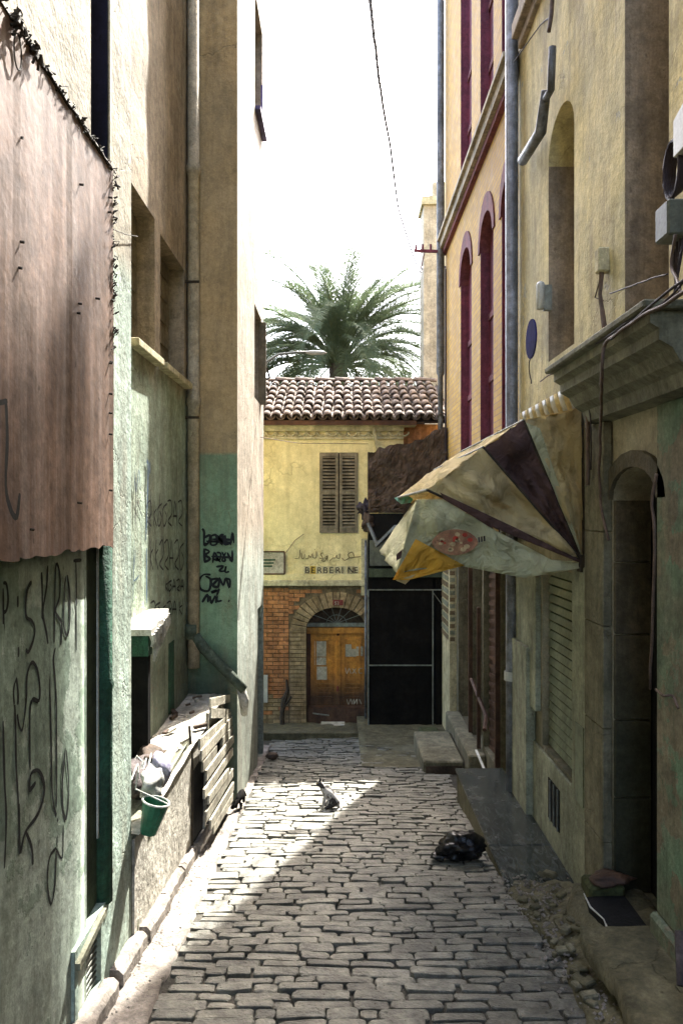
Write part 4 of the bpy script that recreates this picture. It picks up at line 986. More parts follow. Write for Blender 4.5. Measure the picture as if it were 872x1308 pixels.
for (a, c, z0, z1, d, ar) in wins:
    f = B().box(RX+.16, RX+.19, a, c, z0, z1).obj('window', M('purple_shutter'), rb)
    nn = 5
    for k in range(nn):
        y0 = a+(c-a)*k/nn; B().box(RX+.135, RX+.158, y0+.01, y0+(c-a)/nn-.01, z0+.02, z1-.02-ar*.3).obj('shutter_board', M('purple_shutter'), f)
    for zr in (z0+.02, z0+.9, z0+1.8): B().box(RX+.11, RX+.134, a+.02, c-.02, zr, zr+.09).obj('shutter_rail', M('purple_paint'), f)
    # painted arch surround, a raised band round the head
    b = B(); K_ = 14; cu = (a+c)/2; aa = (c-a)/2; vs_ = z1-ar
    pts = [(cu-(aa-.02)*math.cos(math.pi*k/K_), vs_+(ar-.02)*math.sin(math.pi*k/K_)) for k in range(K_+1)]
    pto = [(cu-(aa+.10)*math.cos(math.pi*k/K_), vs_+(ar+.24)*math.sin(math.pi*k/K_)) for k in range(K_+1)]
    for k in range(K_):
        b.prism([(RX-.02, *pts[k]), (RX-.02, *pts[k+1]), (RX-.02, *pto[k+1]), (RX-.02, *pto[k])], (.155, 0, 0))
    b.obj('arch_band', M('purple_paint'), rb)
    B().box(RX+.002, RX+.20, a-.0, a+.012, z0, vs_).obj('painted_jamb', M('purple_paint'), rb)
    B().box(RX+.002, RX+.16, c-.012, c, z0, vs_).obj('painted_jamb', M('purple_shutter'), rb)
for (z0, z1, o_) in ((7.28, 7.36, .07), (7.363, 7.50, .13), (7.503, 7.56, .18)): B().box(RX-o_, RX-.001, 8.41, 14.3, z0, z1).obj('string_course', M('pipe_plaster' if o_ > .1 else 'purple_paint'), rb)
B().tube([(RX-.11, 14.22, -1.7), (RX-.11, 14.22, 4.95), (RX-.11, 14.22, 5.0), (RX-.11, 14.22, HR)], [.05, .05, .075, .075], 12).obj('drainpipe', M('pipe_grey'), rb, smooth=True)
B().tube([(RX-.05, 13.95, 3.0), (RX-.05, 13.95, 6.9), (RX-.04, 14.1, 7.0)], .018, 6).obj('conduit', M('cable'), rb)
# corner bracket for the overhead line
b = B(); b.bar((RX-.05, 14.2, 7.32), (RX-.62, 14.2, 7.34), .05, .05); b.bar((RX-.42, 14.2, 7.3), (RX-.48, 14.2, 7.0), .02, .02)
for t in (.3, .45, .58): b.tube([(RX-t, 14.2, 7.35), (RX-t, 14.2, 7.46)], .022, 8)
b.obj('line_bracket', M('purple_shutter'), rb)
# carved pilaster
pl = B().box(RX-.12, RX-.001, 12.95, 14.05, -1.7, 1.7).obj('pilaster', M('facade_trim'), rb)
for k in range(14):
    z0 = .1+k*.115; b = B()
    b.box(RX-.132, RX-.122, 13.1, 13.9, z0, z0+.08); b.box(RX-.02-.10, RX-.03, 12.935, 12.948, z0, z0+.07)
    b.obj('carved_block', M('pale_green' if k % 2 else 'mortar'), pl)
for (a, c, z0, z1, d) in gf:
    m = 'slat_brown' if (a, c) in ((9.42, 10.5),) else ('door_dark' if a > 11 else 'void')
    dd = B().box(RX+d-.03, RX+d-.002, a, c, z0, z1).obj('door', M(m), rb)
    if a == 9.42:
        for k in range(24):
            zz = z0+.10+.125*k; b = B(); b.bar((RX+d-.045, a+.05, zz+.02), (RX+d-.045, c-.05, zz-.10+.02), .02, .055); b.obj('slat', M('slat_brown'), dd)
B().bar((RX-.03, 9.40, -.9), (RX-.03, 9.40, 2), .05, .07, (1, 0, 0)).obj('door_frame', M('slat_brown'), rb)
B().bar((RX-.03, 11.39, -1.1), (RX-.03, 11.39, 2), .05, .06, (1, 0, 0)).obj('door_frame', M('slat_brown'), rb)
B().bar((RX-.06, 10.54, -1.0), (RX-.06, 10.54, 1.0), .04, .05, (1, 0, 0)).obj('door_frame', M('slat_brown'), rb)
B().tube([(RX-.1, 10.9, -.1), (RX-.02, 10.2, -.45), (RX-.1, 9.9, -.55)], .03, 6).obj('rail', M('slat_brown'), rb)
B().bar((1.86, 10.3, -.95), (1.86, 9.35, -1.05), .03, .02).obj('x3', M('white_trim')); o = bpy.data.objects['x3']; o.name = 'plank'; tag(o, 'thin white strip of wood leaning by the slatted brown door', 'plank')

# ================================================================== RIGHT CREAM HOUSE
rc = thing('house', 'right cream house with deep window recesses, roller shutter and dark stone doorway', 'house', (RX, 5, -.6))
holes = [(6.40, 7.20, 3.8, 6.05, .42, .35), (4.55, 5.26, 3.62, 9.5, .42)]
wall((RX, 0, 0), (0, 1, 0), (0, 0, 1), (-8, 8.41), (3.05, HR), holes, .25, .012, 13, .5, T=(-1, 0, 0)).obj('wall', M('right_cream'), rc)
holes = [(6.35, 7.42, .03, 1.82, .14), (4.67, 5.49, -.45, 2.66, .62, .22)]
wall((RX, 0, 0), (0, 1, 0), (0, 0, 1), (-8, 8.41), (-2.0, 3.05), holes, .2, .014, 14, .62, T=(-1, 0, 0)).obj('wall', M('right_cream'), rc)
B().box(RX+.64, 8, -8, 8.4, -2, HR-.1).obj('house_body', M('void'), rc)
for (a, c, z0, z1) in ((6.40, 7.20, 3.8, 6.05), (4.55, 5.26, 3.62, 9.5)):
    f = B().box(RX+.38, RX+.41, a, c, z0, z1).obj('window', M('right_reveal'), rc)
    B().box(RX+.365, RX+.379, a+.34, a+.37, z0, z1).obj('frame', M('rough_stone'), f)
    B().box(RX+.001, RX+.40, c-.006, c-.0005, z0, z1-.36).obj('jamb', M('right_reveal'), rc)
# door reveal of stone blocks
zs = [-.45, .25, .82, 1.45, 1.98, 2.44]
for z0, z1 in zip(zs, zs[1:]):
    B().box(RX+.004, RX+.27, 5.455, 5.49, z0+.006, z1-.006).obj('jamb_stone', M('door_stone'), rc, bevel=.006)
B().box(RX+.28, RX+.60, 4.67, 5.485, -.45, 2.64).obj('door', M('void'), rc)
b = B(); K_ = 10
for k in range(K_):
    a0, a1 = math.pi*k/K_, math.pi*(k+1)/K_; cu, aa, vs_ = 5.08, .41, 2.44
    f_ = lambda a, s_: (cu-(aa+s_)*math.cos(a), vs_+(.22+s_*.8)*math.sin(a))
    B().prism([(RX-.03, *f_(a0, 0)), (RX-.03, *f_(a1, 0)), (RX-.03, *f_(a1, .14)), (RX-.03, *f_(a0, .14))], (.032, 0, 0)).obj('arch_stone', M('door_stone'), rc)
# stone pier left of the door, mint pier right of it
for (z0, z1) in ((-.8, -.1), (-.094, .74), (.746, 1.5), (1.506, 2.2), (2.206, 3.02)):
    B().box(RX-.07, RX-.001, 5.50, 5.92, z0, z1).obj('pier_stone', M('rough_stone'), rc, bevel=.006)
B().box(RX-.03, RX-.001, 3.2, 4.66, -.15, 3.02).obj('pier', M('mint_pier'), rc, bevel=.01)
B().box(RX-.07, RX-.001, 3.1, 4.68, -.75, -.153).obj('pier_base', M('mint_pier'), rc, bevel=.02)
# pale shutter surround
B().box(RX-.06, RX-.001, 7.46, 8.30, .35, 1.9).obj('pilaster', M('pale_green'), rc, bevel=.006)
B().box(RX-.10, RX-.001, 7.68, 8.30, -.95, .95).obj('pilaster_base', M('pale_green'), rc, bevel=.006)
B().box(RX-.04, RX-.001, 5.93, 6.34, -.60, 1.9).obj('pilaster', M('pale_green'), rc, bevel=.006)
B().box(RX-.03, RX-.001, 5.95, 7.66, -.9, .0).obj('parapet', M('pale_green'), rc, bevel=.008)
B().box(RX-.038, RX-.031, 6.72, 7.08, -.55, -.17).obj('vent_dark_plate', M('void'), rc)  # black plate on the parapet, its colour stands for the opening's darkness
for k in range(3): B().bar((RX-.045, 6.75+.12*k, -.55), (RX-.045, 6.75+.12*k, -.17), .012, .012, (1, 0, 0)).obj('vent_bar', M('steel_dull'), rc)
B().box(RX-.05, RX-.041, 6.02, 6.22, -.05, .6).obj('meter_door', M('shutter_green'), rc, bevel=.003)
ro = B().box(RX+.10, RX+.13, 6.35, 7.42, .03, 1.82).obj('roller_shutter', M('shutter_green'), rc)
for k in range(20):
    z0 = .04+k*.0885; b = B()
    b.add([(RX+.10, 6.37, z0), (RX+.055, 6.37, z0+.012), (RX+.07, 6.37, z0+.078), (RX+.10, 6.37, z0+.083), (RX+.10, 7.40, z0), (RX+.055, 7.40, z0+.012), (RX+.07, 7.40, z0+.078), (RX+.10, 7.40, z0+.083)],
          [(0, 1, 2, 3), (7, 6, 5, 4), (0, 4, 5, 1), (1, 5, 6, 2), (2, 6, 7, 3)]); b.obj('shutter_slat', M('shutter_green'), ro)
# moulded cornice over the door
y0, y1 = 3.96, 5.76
pr = [(0, 3.42), (.36, 3.42), (.36, 3.36), (.31, 3.33), (.31, 3.27), (.24, 3.23), (.20, 3.16), (.14, 3.12), (.12, 3.04), (0, 3.02)]
co = B(); co.prism([(RX-x, y1-.05*0, z_) for x, z_ in pr], (0, y0-y1, 0)); co.obj('cornice', M('cornice'), rc)
B().box(RX-.42, RX-.005, 3.90, 5.80, 3.423, 3.47).obj('cornice_top', M('cornice'), rc, bevel=.01)
# downpipes
dp = B().tube([(RX-.09, 8.36, -.9), (RX-.09, 8.36, .45), (RX-.09, 8.36, .47), (RX-.09, 8.36, .55), (RX-.09, 8.36, .57), (RX-.09, 8.36, HR)], [.065, .065, .08, .08, .065, .085], 12).obj('drainpipe', M('pipe_grey'), rc, smooth=True)
B().tube([(RX-.09, 8.36, .46), (RX-.09, 8.36, .56)], .083, 12).obj('pipe_collar', M('plastic_white'), dp)
b = B(); pts = [onX(667, 205, RX-.12), onX(690, 168, RX-.12), onX(697, 115, RX-.12)]
b.tube(pts, [.055, .055, .045], 10)
b.tube([onX(705, 60, RX-.12), onX(703, 115, RX-.12), onX(697, 125, RX-.12)], .035, 8)
b.obj('branch_pipe', M('pipe_grey'), rc, smooth=True)
b = B(); p0, p1 = onX(672, 112, RX), onX(735, -10, RX)
for z0, z1, o_ in ((7.45, 7.55, .06), (7.553, 7.72, .13)): b.box(RX-o_, RX-.001, 5.6, 8.2, z0, z1)
b.obj('string_course', M('right_reveal'), rc, bevel=.01)
# fittings on the wall
b = B(); c0 = onX(677, 433, RX-.17); n = 20
for (x, r_) in ((0, 1),): b.prism([(c0.x, c0.y+.19*math.cos(2*math.pi*k/n), c0.z+.19*math.sin(2*math.pi*k/n)) for k in range(n)], (.015, 0, 0))
tag(b.obj('round_sign', M('plaque_blue')), 'small round dark blue sign on the grey drainpipe', 'sign')
lt = thing('wall_lamp', 'small white tube lamp on the cream wall above the blue sign', 'lamp', onX(690, 392, RX-.08))
c0 = onX(690, 378, RX-.1); B().tube([c0+Vector((0, 0, z_)) for z_ in (-.13, -.12, .1, .13, .14)], [.03, .042, .042, .03, .01], 10).obj('lamp_tube', M('plastic_white'), lt, smooth=True)
B().box(RX-.07, RX-.0, c0.y-.03, c0.y+.03, c0.z-.14, c0.z+.1).obj('bracket', M('steel_dull'), lt)
jb = thing('junction_box', 'cream junction box with cable tail between the two window recesses', 'junction box', onX(768, 350, RX-.05))
c0 = onX(768, 333, RX-.05); B().box(RX-.09, RX-.001, c0.y-.045, c0.y+.045, c0.z-.09, c0.z+.09).obj('cover', M('facade_trim'), jb, bevel=.01)
b = B(); b.tube([(RX-.05, c0.y, c0.z-.09), (RX-.06, c0.y+.01, c0.z-.25), (RX-.03, c0.y, c0.z-.5)], [.02, .014, .02], 6)
b.tube([(RX-.05, c0.y+.03, c0.z-.12), (RX-.07, c0.y+.09, c0.z-.25), (RX-.04, c0.y, c0.z-.3)], .006, 5); b.obj('cable_tail', M('cable_brown'), jb)
mb = thing('meter_box', 'grey metal meter box with dangling cables at the right edge', 'meter box', onX(858, 300, RX-.1))
c0 = onX(858, 285, RX-.15); B().box(RX-.22, RX-.0, c0.y-.10, c0.y+.07, c0.z-.10, c0.z+.10).obj('housing', M('box_grey'), mb, bevel=.012)
b = B()
for k in range(4):
    y_ = c0.y-.08+.045*k; b.tube([(RX-.12, y_, c0.z-.1), (RX-.15+.02*k, y_+.03, c0.z-.35), (RX-.22, y_-.02, c0.z-.62)], .009, 6)
b.obj('cable_tail', M('cable'), mb)
b = B(); c1 = onX(857, 217, RX-.12)
for k in range(5):
    r_ = .13-.008*k; b.tube([(RX-.12+.012*k, c1.y+r_*.75*math.sin(t), c1.z+r_*1.25*math.cos(t)) for t in [2*math.pi*j/20 for j in range(21)]], .011, 6)
b.tube([(RX-.12, c1.y, c1.z-.16), (RX-.14, c1.y, c1.z-.3)], .02, 6)
tag(b.obj('cable_coil', M('cable')), 'coil of black cable hanging above the grey meter box', 'cable')
wb = thing('fuse_box', 'white box with sloped top at the right edge above the cable coil', 'fuse box', onX(872, 185, RX-.08))
c2 = onX(872, 168, RX-.1); B().add([(RX-.14, c2.y-.12, c2.z-.13), (RX-.14, c2.y+.04, c2.z-.13), (RX-.14, c2.y+.04, c2.z+.08), (RX-.14, c2.y-.12, c2.z+.13), (RX, c2.y-.12, c2.z-.13), (RX, c2.y+.04, c2.z-.13), (RX, c2.y+.04, c2.z+.12), (RX, c2.y-.12, c2.z+.17)],
      [(0,1,2,3),(7,6,5,4),(0,4,5,1),(1,5,6,2),(2,6,7,3),(3,7,4,0)]).obj('cover', M('plastic_white'), wb, bevel=.005)
# cables along and across the cornice
def cable(pts, r, m, label, name='cable'):
    q = []
    pts = [Vector(p) for p in pts]
    for i in range(len(pts)-1):
        p0, p1, p2, p3 = pts[max(i-1, 0)], pts[i], pts[i+1], pts[min(i+2, len(pts)-1)]
        for t in (0, .2, .4, .6, .8):
            v = .5*((2*p1)+(p2-p0)*t+(2*p0-5*p1+4*p2-p3)*t*t+(3*p1-p0-3*p2+p3)*t**3)
            q.append(v+Vector((noise.noise(v*6), noise.noise(v*6+Vector((5, 0, 0))), noise.noise(v*6+Vector((0, 7, 0)))))*.008)
    q.append(pts[-1]); b = B(); b.tube(q, r, 6); o = b.obj(name, M(m), smooth=True); return tag(o, label, 'cable')
XC = RX-.44
cable([onX(880, 368, XC), onX(850, 388, XC), onX(822, 402, XC), onX(790, 425, XC), onX(772, 440, XC), onX(768, 480, XC), onX(767, 530, RX-.2), onX(765, 600, RX-.1), onX(766, 640, RX-.09), onX(772, 670, RX-.09), onX(777, 690, RX-.09)], .011, 'cable_brown', 'thick brown cable falling over the cornice beside the doorway')
cable([onX(880, 352, XC), onX(845, 378, XC), onX(815, 404, XC), onX(780, 433, XC)], .008, 'cable', 'black cable lying on the right end of the cornice')
cable([onX(778, 375, RX-.1), onX(815, 362, RX-.12), onX(852, 350, RX-.14)], .005, 'cable', 'thin taut black wire crossing the larger window recess')
cable([onX(690, 487, RX-.1), onX(700, 480, RX-.1), onX(715, 476, RX-.1), onX(735, 488, RX-.2)], .006, 'cable_brown', 'short loose wire under the far end of the cornice')
cable([onX(728, 483, RX-.12), onX(735, 500, RX-.12), onX(742, 515, RX-.12), onX(749, 530, RX-.12), onX(750, 570, RX-.12), onX(750, 620, RX-.12)], .016, 'cable_brown', 'thick dark cable dropping beside the awning to its hinge')
cable([onX(755, 507, RX-.12), onX(790, 502, RX-.12), onX(810, 500, RX-.12), onX(835, 480, RX-.12), onX(870, 470, RX-.12)], .010, 'cable_brown', 'drooping wire under the cornice above the arched doorway')
cable([onX(655, 80, RX-.15), onX(690, 32, RX-.02), onX(705, 22, RX-.02)], .006, 'cable', 'short dark wire stub near the top of the grey downpipe')
cable([onX(838, 605, RX-.12), onX(833, 640, RX-.12), onX(835, 700, RX-.12), onX(830, 880, RX-.05)], .01, 'cable_brown', 'wire running down the mint pier beside the doorway')
cable([onX(838, 880, RX-.12), onX(846, 888, RX-.18), onX(858, 888, RX-.12), onX(866, 905, RX-.12)], .008, 'cable_brown', 'rusty wire hook on the mint pier')
cable([onX(700, 40, RX-.14), onX(705, 0, RX-.1), onX(706, -30, RX-.1)], .02, 'cable_brown', 'dark cable climbing to the top edge above the branch pipe')
cable([onX(677, 455, RX-.17), onX(675, 470, RX-.12), onX(678, 490, RX-.10)], .006, 'cable', 'short cable hanging below the blue round sign')
cable([onX(880, 345, RX-.3), onX(862, 372, RX-.3), onX(835, 396, RX-.35), onX(800, 412, RX-.4), onX(778, 428, RX-.4), onX(745, 447, RX-.36)], .007, 'cable', 'thin black cable lying along the top of the cornice')
cable([onX(862, 300, RX-.2), onX(856, 340, RX-.2), onX(868, 372, RX-.25), onX(840, 390, RX-.3), onX(820, 398, RX-.35)], .009, 'cable_brown', 'brown cable falling from the meter box on to the cornice')
cable([onX(826, 60, RX+.2), onX(824, 150, RX+.2), onX(828, 240, RX+.2), onX(832, 265, RX+.2)], .005, 'cable', 'thin wire hanging inside the larger window recess')
lump('rag', onX(812, 402, RX-.3), (.05, .09, .03), M('rag_white'), 8, 'pale scrap of rag caught in the cables on the cornice', 'cloth', amp=.8)
lump('rag', onX(745, 500, RX-.12), (.05, .09, .10), M('rag_white'), 18, 'white rag wound round the wall end of the awning', 'cloth', amp=.9)
# overhead line
cable([at(466, -60, 4.2), at(473, 5, 5.2), at(479, 60, 6.4), at(488, 130, 8), at(500, 200, 9.7), at(508, 262, 11.4), at(519, 300, 12.8), at(535, 346, 13.9), (RX-.45, 14.2, 7.02)], .016, 'cable', 'dark twisted overhead cable hanging across the white sky')
# awning's bent wires
cable([onX(748, 480, 1.86), onX(738, 500, 1.86), onX(752, 520, 1.86), onX(754, 600, 1.9)], .006, 'cable', 'thin wire hanging over the wall end of the awning')

# bin, slab edge and pit before the right doorway
pt = thing('basement_pit', 'pit with chipped pale rim, its darkness a solid black block, before the right doorway', 'pit', (1.8, 4.9, -.7))
b = B(); b.prism([(1.75, 4.72, -.392), (2.02, 4.70, -.392), (2.02, 5.32, -.392), (1.74, 5.30, -.392), (1.71, 5.15, -.392), (1.76, 4.98, -.392), (1.73, 4.85, -.392)], (0, 0, -.2)); b.obj('pit_black_block', M('void'), pt)  # solid block, black to stand for the darkness inside the pit
b = B(); pts = [(1.735, 5.33, -.385), (1.72, 5.15, -.385), (1.76, 5.0, -.387), (1.74, 4.85, -.388), (1.78, 4.70, -.39)]
b.tube(pts, [.004, .007, .004, .008, .005], 6); b.obj('pit_rim', M('white_trim'), pt)
b = B(); b.box(1.77, 2.03, 5.31, 5.52, -.62, -.33); b.obj('threshold', M('moss'), pt, bevel=.02)
lump('cloth', (1.93, 5.38, -.30), (.14, .09, .04), M('slat_brown'), 7, 'dark crumpled rag on the threshold of the right doorway', 'cloth', amp=.6)
RD = random.Random(31)
for k in range(34):
    y_ = RD.uniform(4.3, 6.2); x = RD.uniform(1.42, 1.72); s_ = RD.uniform(.02, .055)
    b = B(); a = RD.uniform(0, 3); zc = gz(y_)+.05+.16*max(0, (x-1.42)/.4)
    b.bar((x-s_*math.cos(a), y_-s_*math.sin(a), zc), (x+s_*math.cos(a), y_+s_*math.sin(a), zc+RD.uniform(-.02, .02)), s_*1.3, s_*.8)
    tag(b.obj('rubble_stone', M('dirt' if k % 3 else 'rough_stone'), bevel=s_*.2), ('earth coloured' if k % 3 else 'pale grey')+' broken stone in the rubble '+('just past the end of the marble ledge' if y_ > 5.6 else 'beside the black pit before the doorway' if y_ > 4.85 else 'at the near right edge of the cobbles'), 'stone', 'broken stones before the right doorway')
B().tube([at(871, 1260, 3.9), at(868, 1190, 4.05)], .03, 8).obj('x4', M('rag_dark')); o = bpy.data.objects['x4']; o.name = 'bollard'; tag(o, 'short dark post at the right edge of the photo', 'post')

# stone ledge
lg = thing('stone_ledge', 'raised ledge topped with dark veined marble before the roller shutter', 'ledge', (1.7, 7.6, -1.2))
LZ = -.775
poly = [(1.405, 9.05), (1.39, 7.6), (1.395, 6.16), (1.995, 6.22), (1.995, 9.05)]
b = B(); b.prism([(x, y_, LZ-.035) for x, y_ in poly], (0, 0, -.6)); b.obj('plinth', M('ledge_side'), lg)
for (ya, yb) in ((6.14, 6.98), (6.985, 8.0), (8.005, 9.08)):
    B().box(1.385, 1.965, ya, yb, LZ-.032, LZ+RD.uniform(-.003, .003)).obj('marble_slab', M('veined_marble'), lg, bevel=.006)
b = B(); RM = random.Random(2)
for k in range(260):
    x = 1.40+RM.random()*.5; y_ = 6.13+RM.uniform(-.04, .01); L = RM.uniform(.02, .06); 
    b.add([(x-.006, y_, LZ-.06), (x+.006, y_, LZ-.06), (x+RM.uniform(-.03, .03), y_-RM.uniform(0, .03), LZ-.06+L)], [(0, 1, 2)])
b.obj('grass_tuft', M('moss'), kind='stuff')

# ================================================================== AWNING
aw = thing('awning', 'tattered cream and brown folding awning with a pale pizza banner and yellow flap', 'awning', (RX, 6.1, 1.94))
Yn, Yf = 6.09, 9.35
sN = lambda px, py: at(px, py, Yn)
Hn = Vector((RX-.02, Yn, 1.94)); Hf = Vector((RX-.02, Yf, 1.94))
ribs = [(1.97, 3.21), (1.487, 3.10), (1.16, 2.88), (.70, 2.53)]
def rn(i): return Vector((ribs[i][0], Yn, ribs[i][1]))
def rf(i): return Vector((ribs[i][0], Yf, ribs[i][1]))
pan = ['fabric_cream', 'fabric_brown', 'fabric_cream']
for i in range(3):      # side fans, near and far; top sheets
    b = B(); b.patch(Hn, Hn, rn(i+1), rn(i), 24, 20, .04, .14, i, (0, 1, 0), .075); b.obj('side_panel', M(pan[i]), aw, smooth=True, recalc=False, thick=.003)
    b = B(); b.patch(Hf, Hf, rf(i+1), rf(i), 8, 8, -.03, .04, i+7, (0, 1, 0)); b.obj('side_panel', M(pan[i]), aw, smooth=True, recalc=False, thick=.003)
    b = B(); b.patch(rn(i), rf(i), rf(i+1), rn(i+1), 30, 12, .06, .14, i+3, (0, 0, -1), .05); b.obj('top_sheet', M('fabric_cream'), aw, smooth=True, recalc=False, thick=.003)
# split cream panels: second tone strip
b = B(); b.patch(Hn+Vector((0, -.02, 0)), Hn+Vector((0, -.02, 0)), sN(688, 548)+Vector((0, -.03, 0)), sN(670, 540)+Vector((0, -.03, 0)), 4, 8, .01, .02, 3, (0, 1, 0)); b.obj('side_strip', M('fabric_pale'), aw, smooth=True, thick=.003)
# brown stripe above banner
a0 = Vector((0, -.025, 0))
b = B(); b.patch(Hn+a0, sN(655, 673)+a0, sN(624, 672)+a0, Hn+a0+Vector((0, 0, -.02)), 4, 3, 0, .01); b.patch(sN(655, 673)+a0, sN(561, 629)+a0, sN(566, 638)+a0, sN(624, 672)+a0, 5, 3, 0, .015)
b.obj('brown_stripe', M('fabric_brown'), aw, smooth=True, thick=.003)
# pale banner: side part from the hinge, and front part reaching away along the street
b = B()
outl = [(748, 719), (703, 715), (624, 673), (566, 638), (532, 638)]; low = [(748, 724), (706, 732), (668, 738), (578, 721), (506, 732)]
for k in range(4):
    b.patch(sN(*outl[k])+a0*.6, sN(*outl[k+1])+a0*.6, sN(*low[k+1])+a0*.6, sN(*low[k])+a0*.6, 6, 10, .02, .10, 3, (0, 1, 0))
b.obj('banner', M('fabric_pale'), aw, smooth=True, thick=.003)
b = B(); b.patch(sN(534, 638)+a0*.6, Vector((.92, Yf, 2.50)), Vector((.45, 8.9, 1.88)), sN(506, 732)+a0*.6, 20, 14, .03, .09, 5, (1, 0, 0), .03)
b.obj('front_sheet', M('fabric_pale'), aw, smooth=True, thick=.003)
b = B(); b.patch(sN(530, 688)+a0*1.5, sN(592, 722)+a0*1.5, sN(520, 740)+a0*1.7, sN(501, 740)+a0*1.7, 6, 6, .02, .05, 2, (0, 1, 0))
b.obj('yellow_flap', M('fabric_yellow'), aw, smooth=True, thick=.003)
b = B(); b.patch(sN(505, 741)+a0*1.2, sN(530, 733)+a0*1.2, sN(517, 746)+a0*1.2, sN(515, 745)+a0*1.2, 2, 2); b.obj('torn_scrap', M('fabric_cream'), aw, thick=.003)
b = B(); b.patch(at(503, 636, 9.3), at(535, 627, 8.6), at(524, 642, 8.6), at(512, 644, 9.0), 3, 3, 0, .05); b.obj('teal_scrap', M('fabric_teal'), aw, thick=.003)
# pizza print on the banner
surf('pizza_print', (.40, .22, .11), (.30, .13, .07), 16, (.15, .06, .04), .6, 1, rough=.7, bump=.3, bs=30); surf('pizza_red', (.42, .05, .03)); surf('pizza_cheese', (.52, .38, .2))
b = B(); cx, cy = 579, 692; n = 22; pts = []
for k in range(n):
    t = 2*math.pi*k/n; pts.append(sN(cx+29*math.cos(t), cy+16.5*math.sin(t)*abs(math.sin(t))**.25)+a0*3.0)
b.prism(pts, (0, .006, 0)); b.obj('pizza_print', M('pizza_print'), aw)
for k in range(17):
    t = RM.uniform(0, 6.28); q = RM.random()**.5; c0 = sN(cx+23*q*math.cos(t), cy+11*q*math.sin(t))+a0*3.2; r_ = RM.uniform(.008, .02)
    B().prism([c0+Vector((r_*math.cos(u*.9)*1.3, 0, r_*math.sin(u*.9))) for u in range(7)], (0, .004, 0)).obj('print_spot', M('pizza_red' if k % 3 == 0 else 'pizza_cheese'), aw)
for k in range(3): B().prism([sN(608+3.4*k, 686-.8*k)+a0*3, sN(610+3.4*k, 685.4-.8*k)+a0*3, sN(610.4+3.4*k, 692-.8*k)+a0*3, sN(608.4+3.4*k, 692.6-.8*k)+a0*3], (0, .004, 0)).obj('print_mark', M('sign_ink'), aw)
b = B(); b.prism([sN(502, 708)+Vector((.02, -.06, 0)), sN(510, 701)+Vector((.02, -.06, 0)), sN(508, 712)+Vector((.02, -.06, 0)), sN(502, 716)+Vector((.02, -.06, 0))], (0, .005, 0)); b.obj('print_mark', M('fabric_brown'), aw)
# frame tubes
for i in range(4):
    B().tube([Hn, rn(i)], .011, 6).obj('rib', M('rust'), aw); B().tube([Hf, rf(i)], .011, 6).obj('rib', M('rust'), aw)
    B().tube([rn(i), rf(i)], .012, 6).obj('front_bar', M('steel_dull'), aw)
B().box(RX-.06, RX-.001, Yn-.05, Yn+.05, 1.86, 2.0).obj('hinge_plate', M('rust'), aw)
# striped valance rolled on the wall above the awning
n = 14; ya, yb = 6.15, 7.95
for k in range(n):
    y0 = ya+(yb-ya)*k/n; y1 = ya+(yb-ya)*(k+1)/n
    b = B(); b.patch((RX-.05, y0, 3.22), (RX-.05, y1-.004, 3.22), (RX-.10, y1-.004, 3.40), (RX-.10, y0, 3.40), 2, 3, -.03, 0, 0, (1, 0, 0))
    b.obj('valance_stripe', M('fabric_cream' if k % 2 else 'plastic_white'), aw, thick=.004, smooth=True)

# ================================================================== PALM, BACKGROUND
py_ = 24.0; kp = F/py_; pcx = (432-436)/kp; pcz = EYE+(654-458)/kp
pm = thing('palm_tree', 'large date palm with arching fronds rising behind the tiled roof', 'palm tree', (pcx, py_, gz(20)))
B().tube([(pcx, py_, gz(20)), (pcx+.05, py_, 1.5), (pcx, py_, pcz-.2)], [.33, .27, .30], 12).obj('trunk', M('trunk'), pm, smooth=True)
def frond_mesh(seed, L, droop, wd):
    r_ = random.Random(seed); b = B(); n = 24; sp_ = []
    for i in range(n+1):
        t = i/n; a = droop*t**1.6; sp_.append((L*t*(1-.10*t), a))
    pts = []; x = z_ = 0; ang = 0
    for i in range(n+1):
        t = i/n; pts.append(Vector((x, 0, z_))); ang = -droop*t**1.25; x += L/n*math.cos(ang); z_ += L/n*math.sin(ang)
    b.tube(pts, [.030*(1-.85*i/n)+.003 for i in range(n+1)], 4, False)
    for i in range(34, 230):
        t = i/230.; k = min(int(t*n), n-1); p = pts[k].lerp(pts[k+1], t*n-k); d = (pts[k+1]-pts[k]).normalized(); up = Vector((-d.z, 0, d.x))
        if t > .99: continue
        ll = wd*math.sin(min(1, (t-.12)*3.3+.1)*math.pi/2)*(1-.6*t**3)*r_.uniform(.8, 1.1)
        for s_ in (-1, 1):
            v = (Vector((0, s_, 0))*r_.uniform(.5, .8)+d*r_.uniform(.55, .85)+up*r_.uniform(.15, .5)).normalized()
            e = p+v*ll+Vector((0, 0, -ll*ll*.8)); m = p+v*ll*.5; wv = d*.013
            b.add([p-wv*.5, p+wv*.5, m+wv*.8, m-wv*.8, e], [(0, 1, 2, 3), (3, 2, 4)])
    me = bpy.data.meshes.new('frond'); me.from_pydata([tuple(v) for v in b.v], [], b.f); me.materials.append(M('leaf')); return me
fm = [frond_mesh(s_, L, dr, wd) for s_, L, dr, wd in ((1, 4.1, 2.0, .66), (2, 4.0, 1.5, .68), (3, 4.2, 2.55, .62), (4, 4.4, 2.1, .62), (5, 3.1, .7, .55))]
RF = random.Random(44); N_ = 100
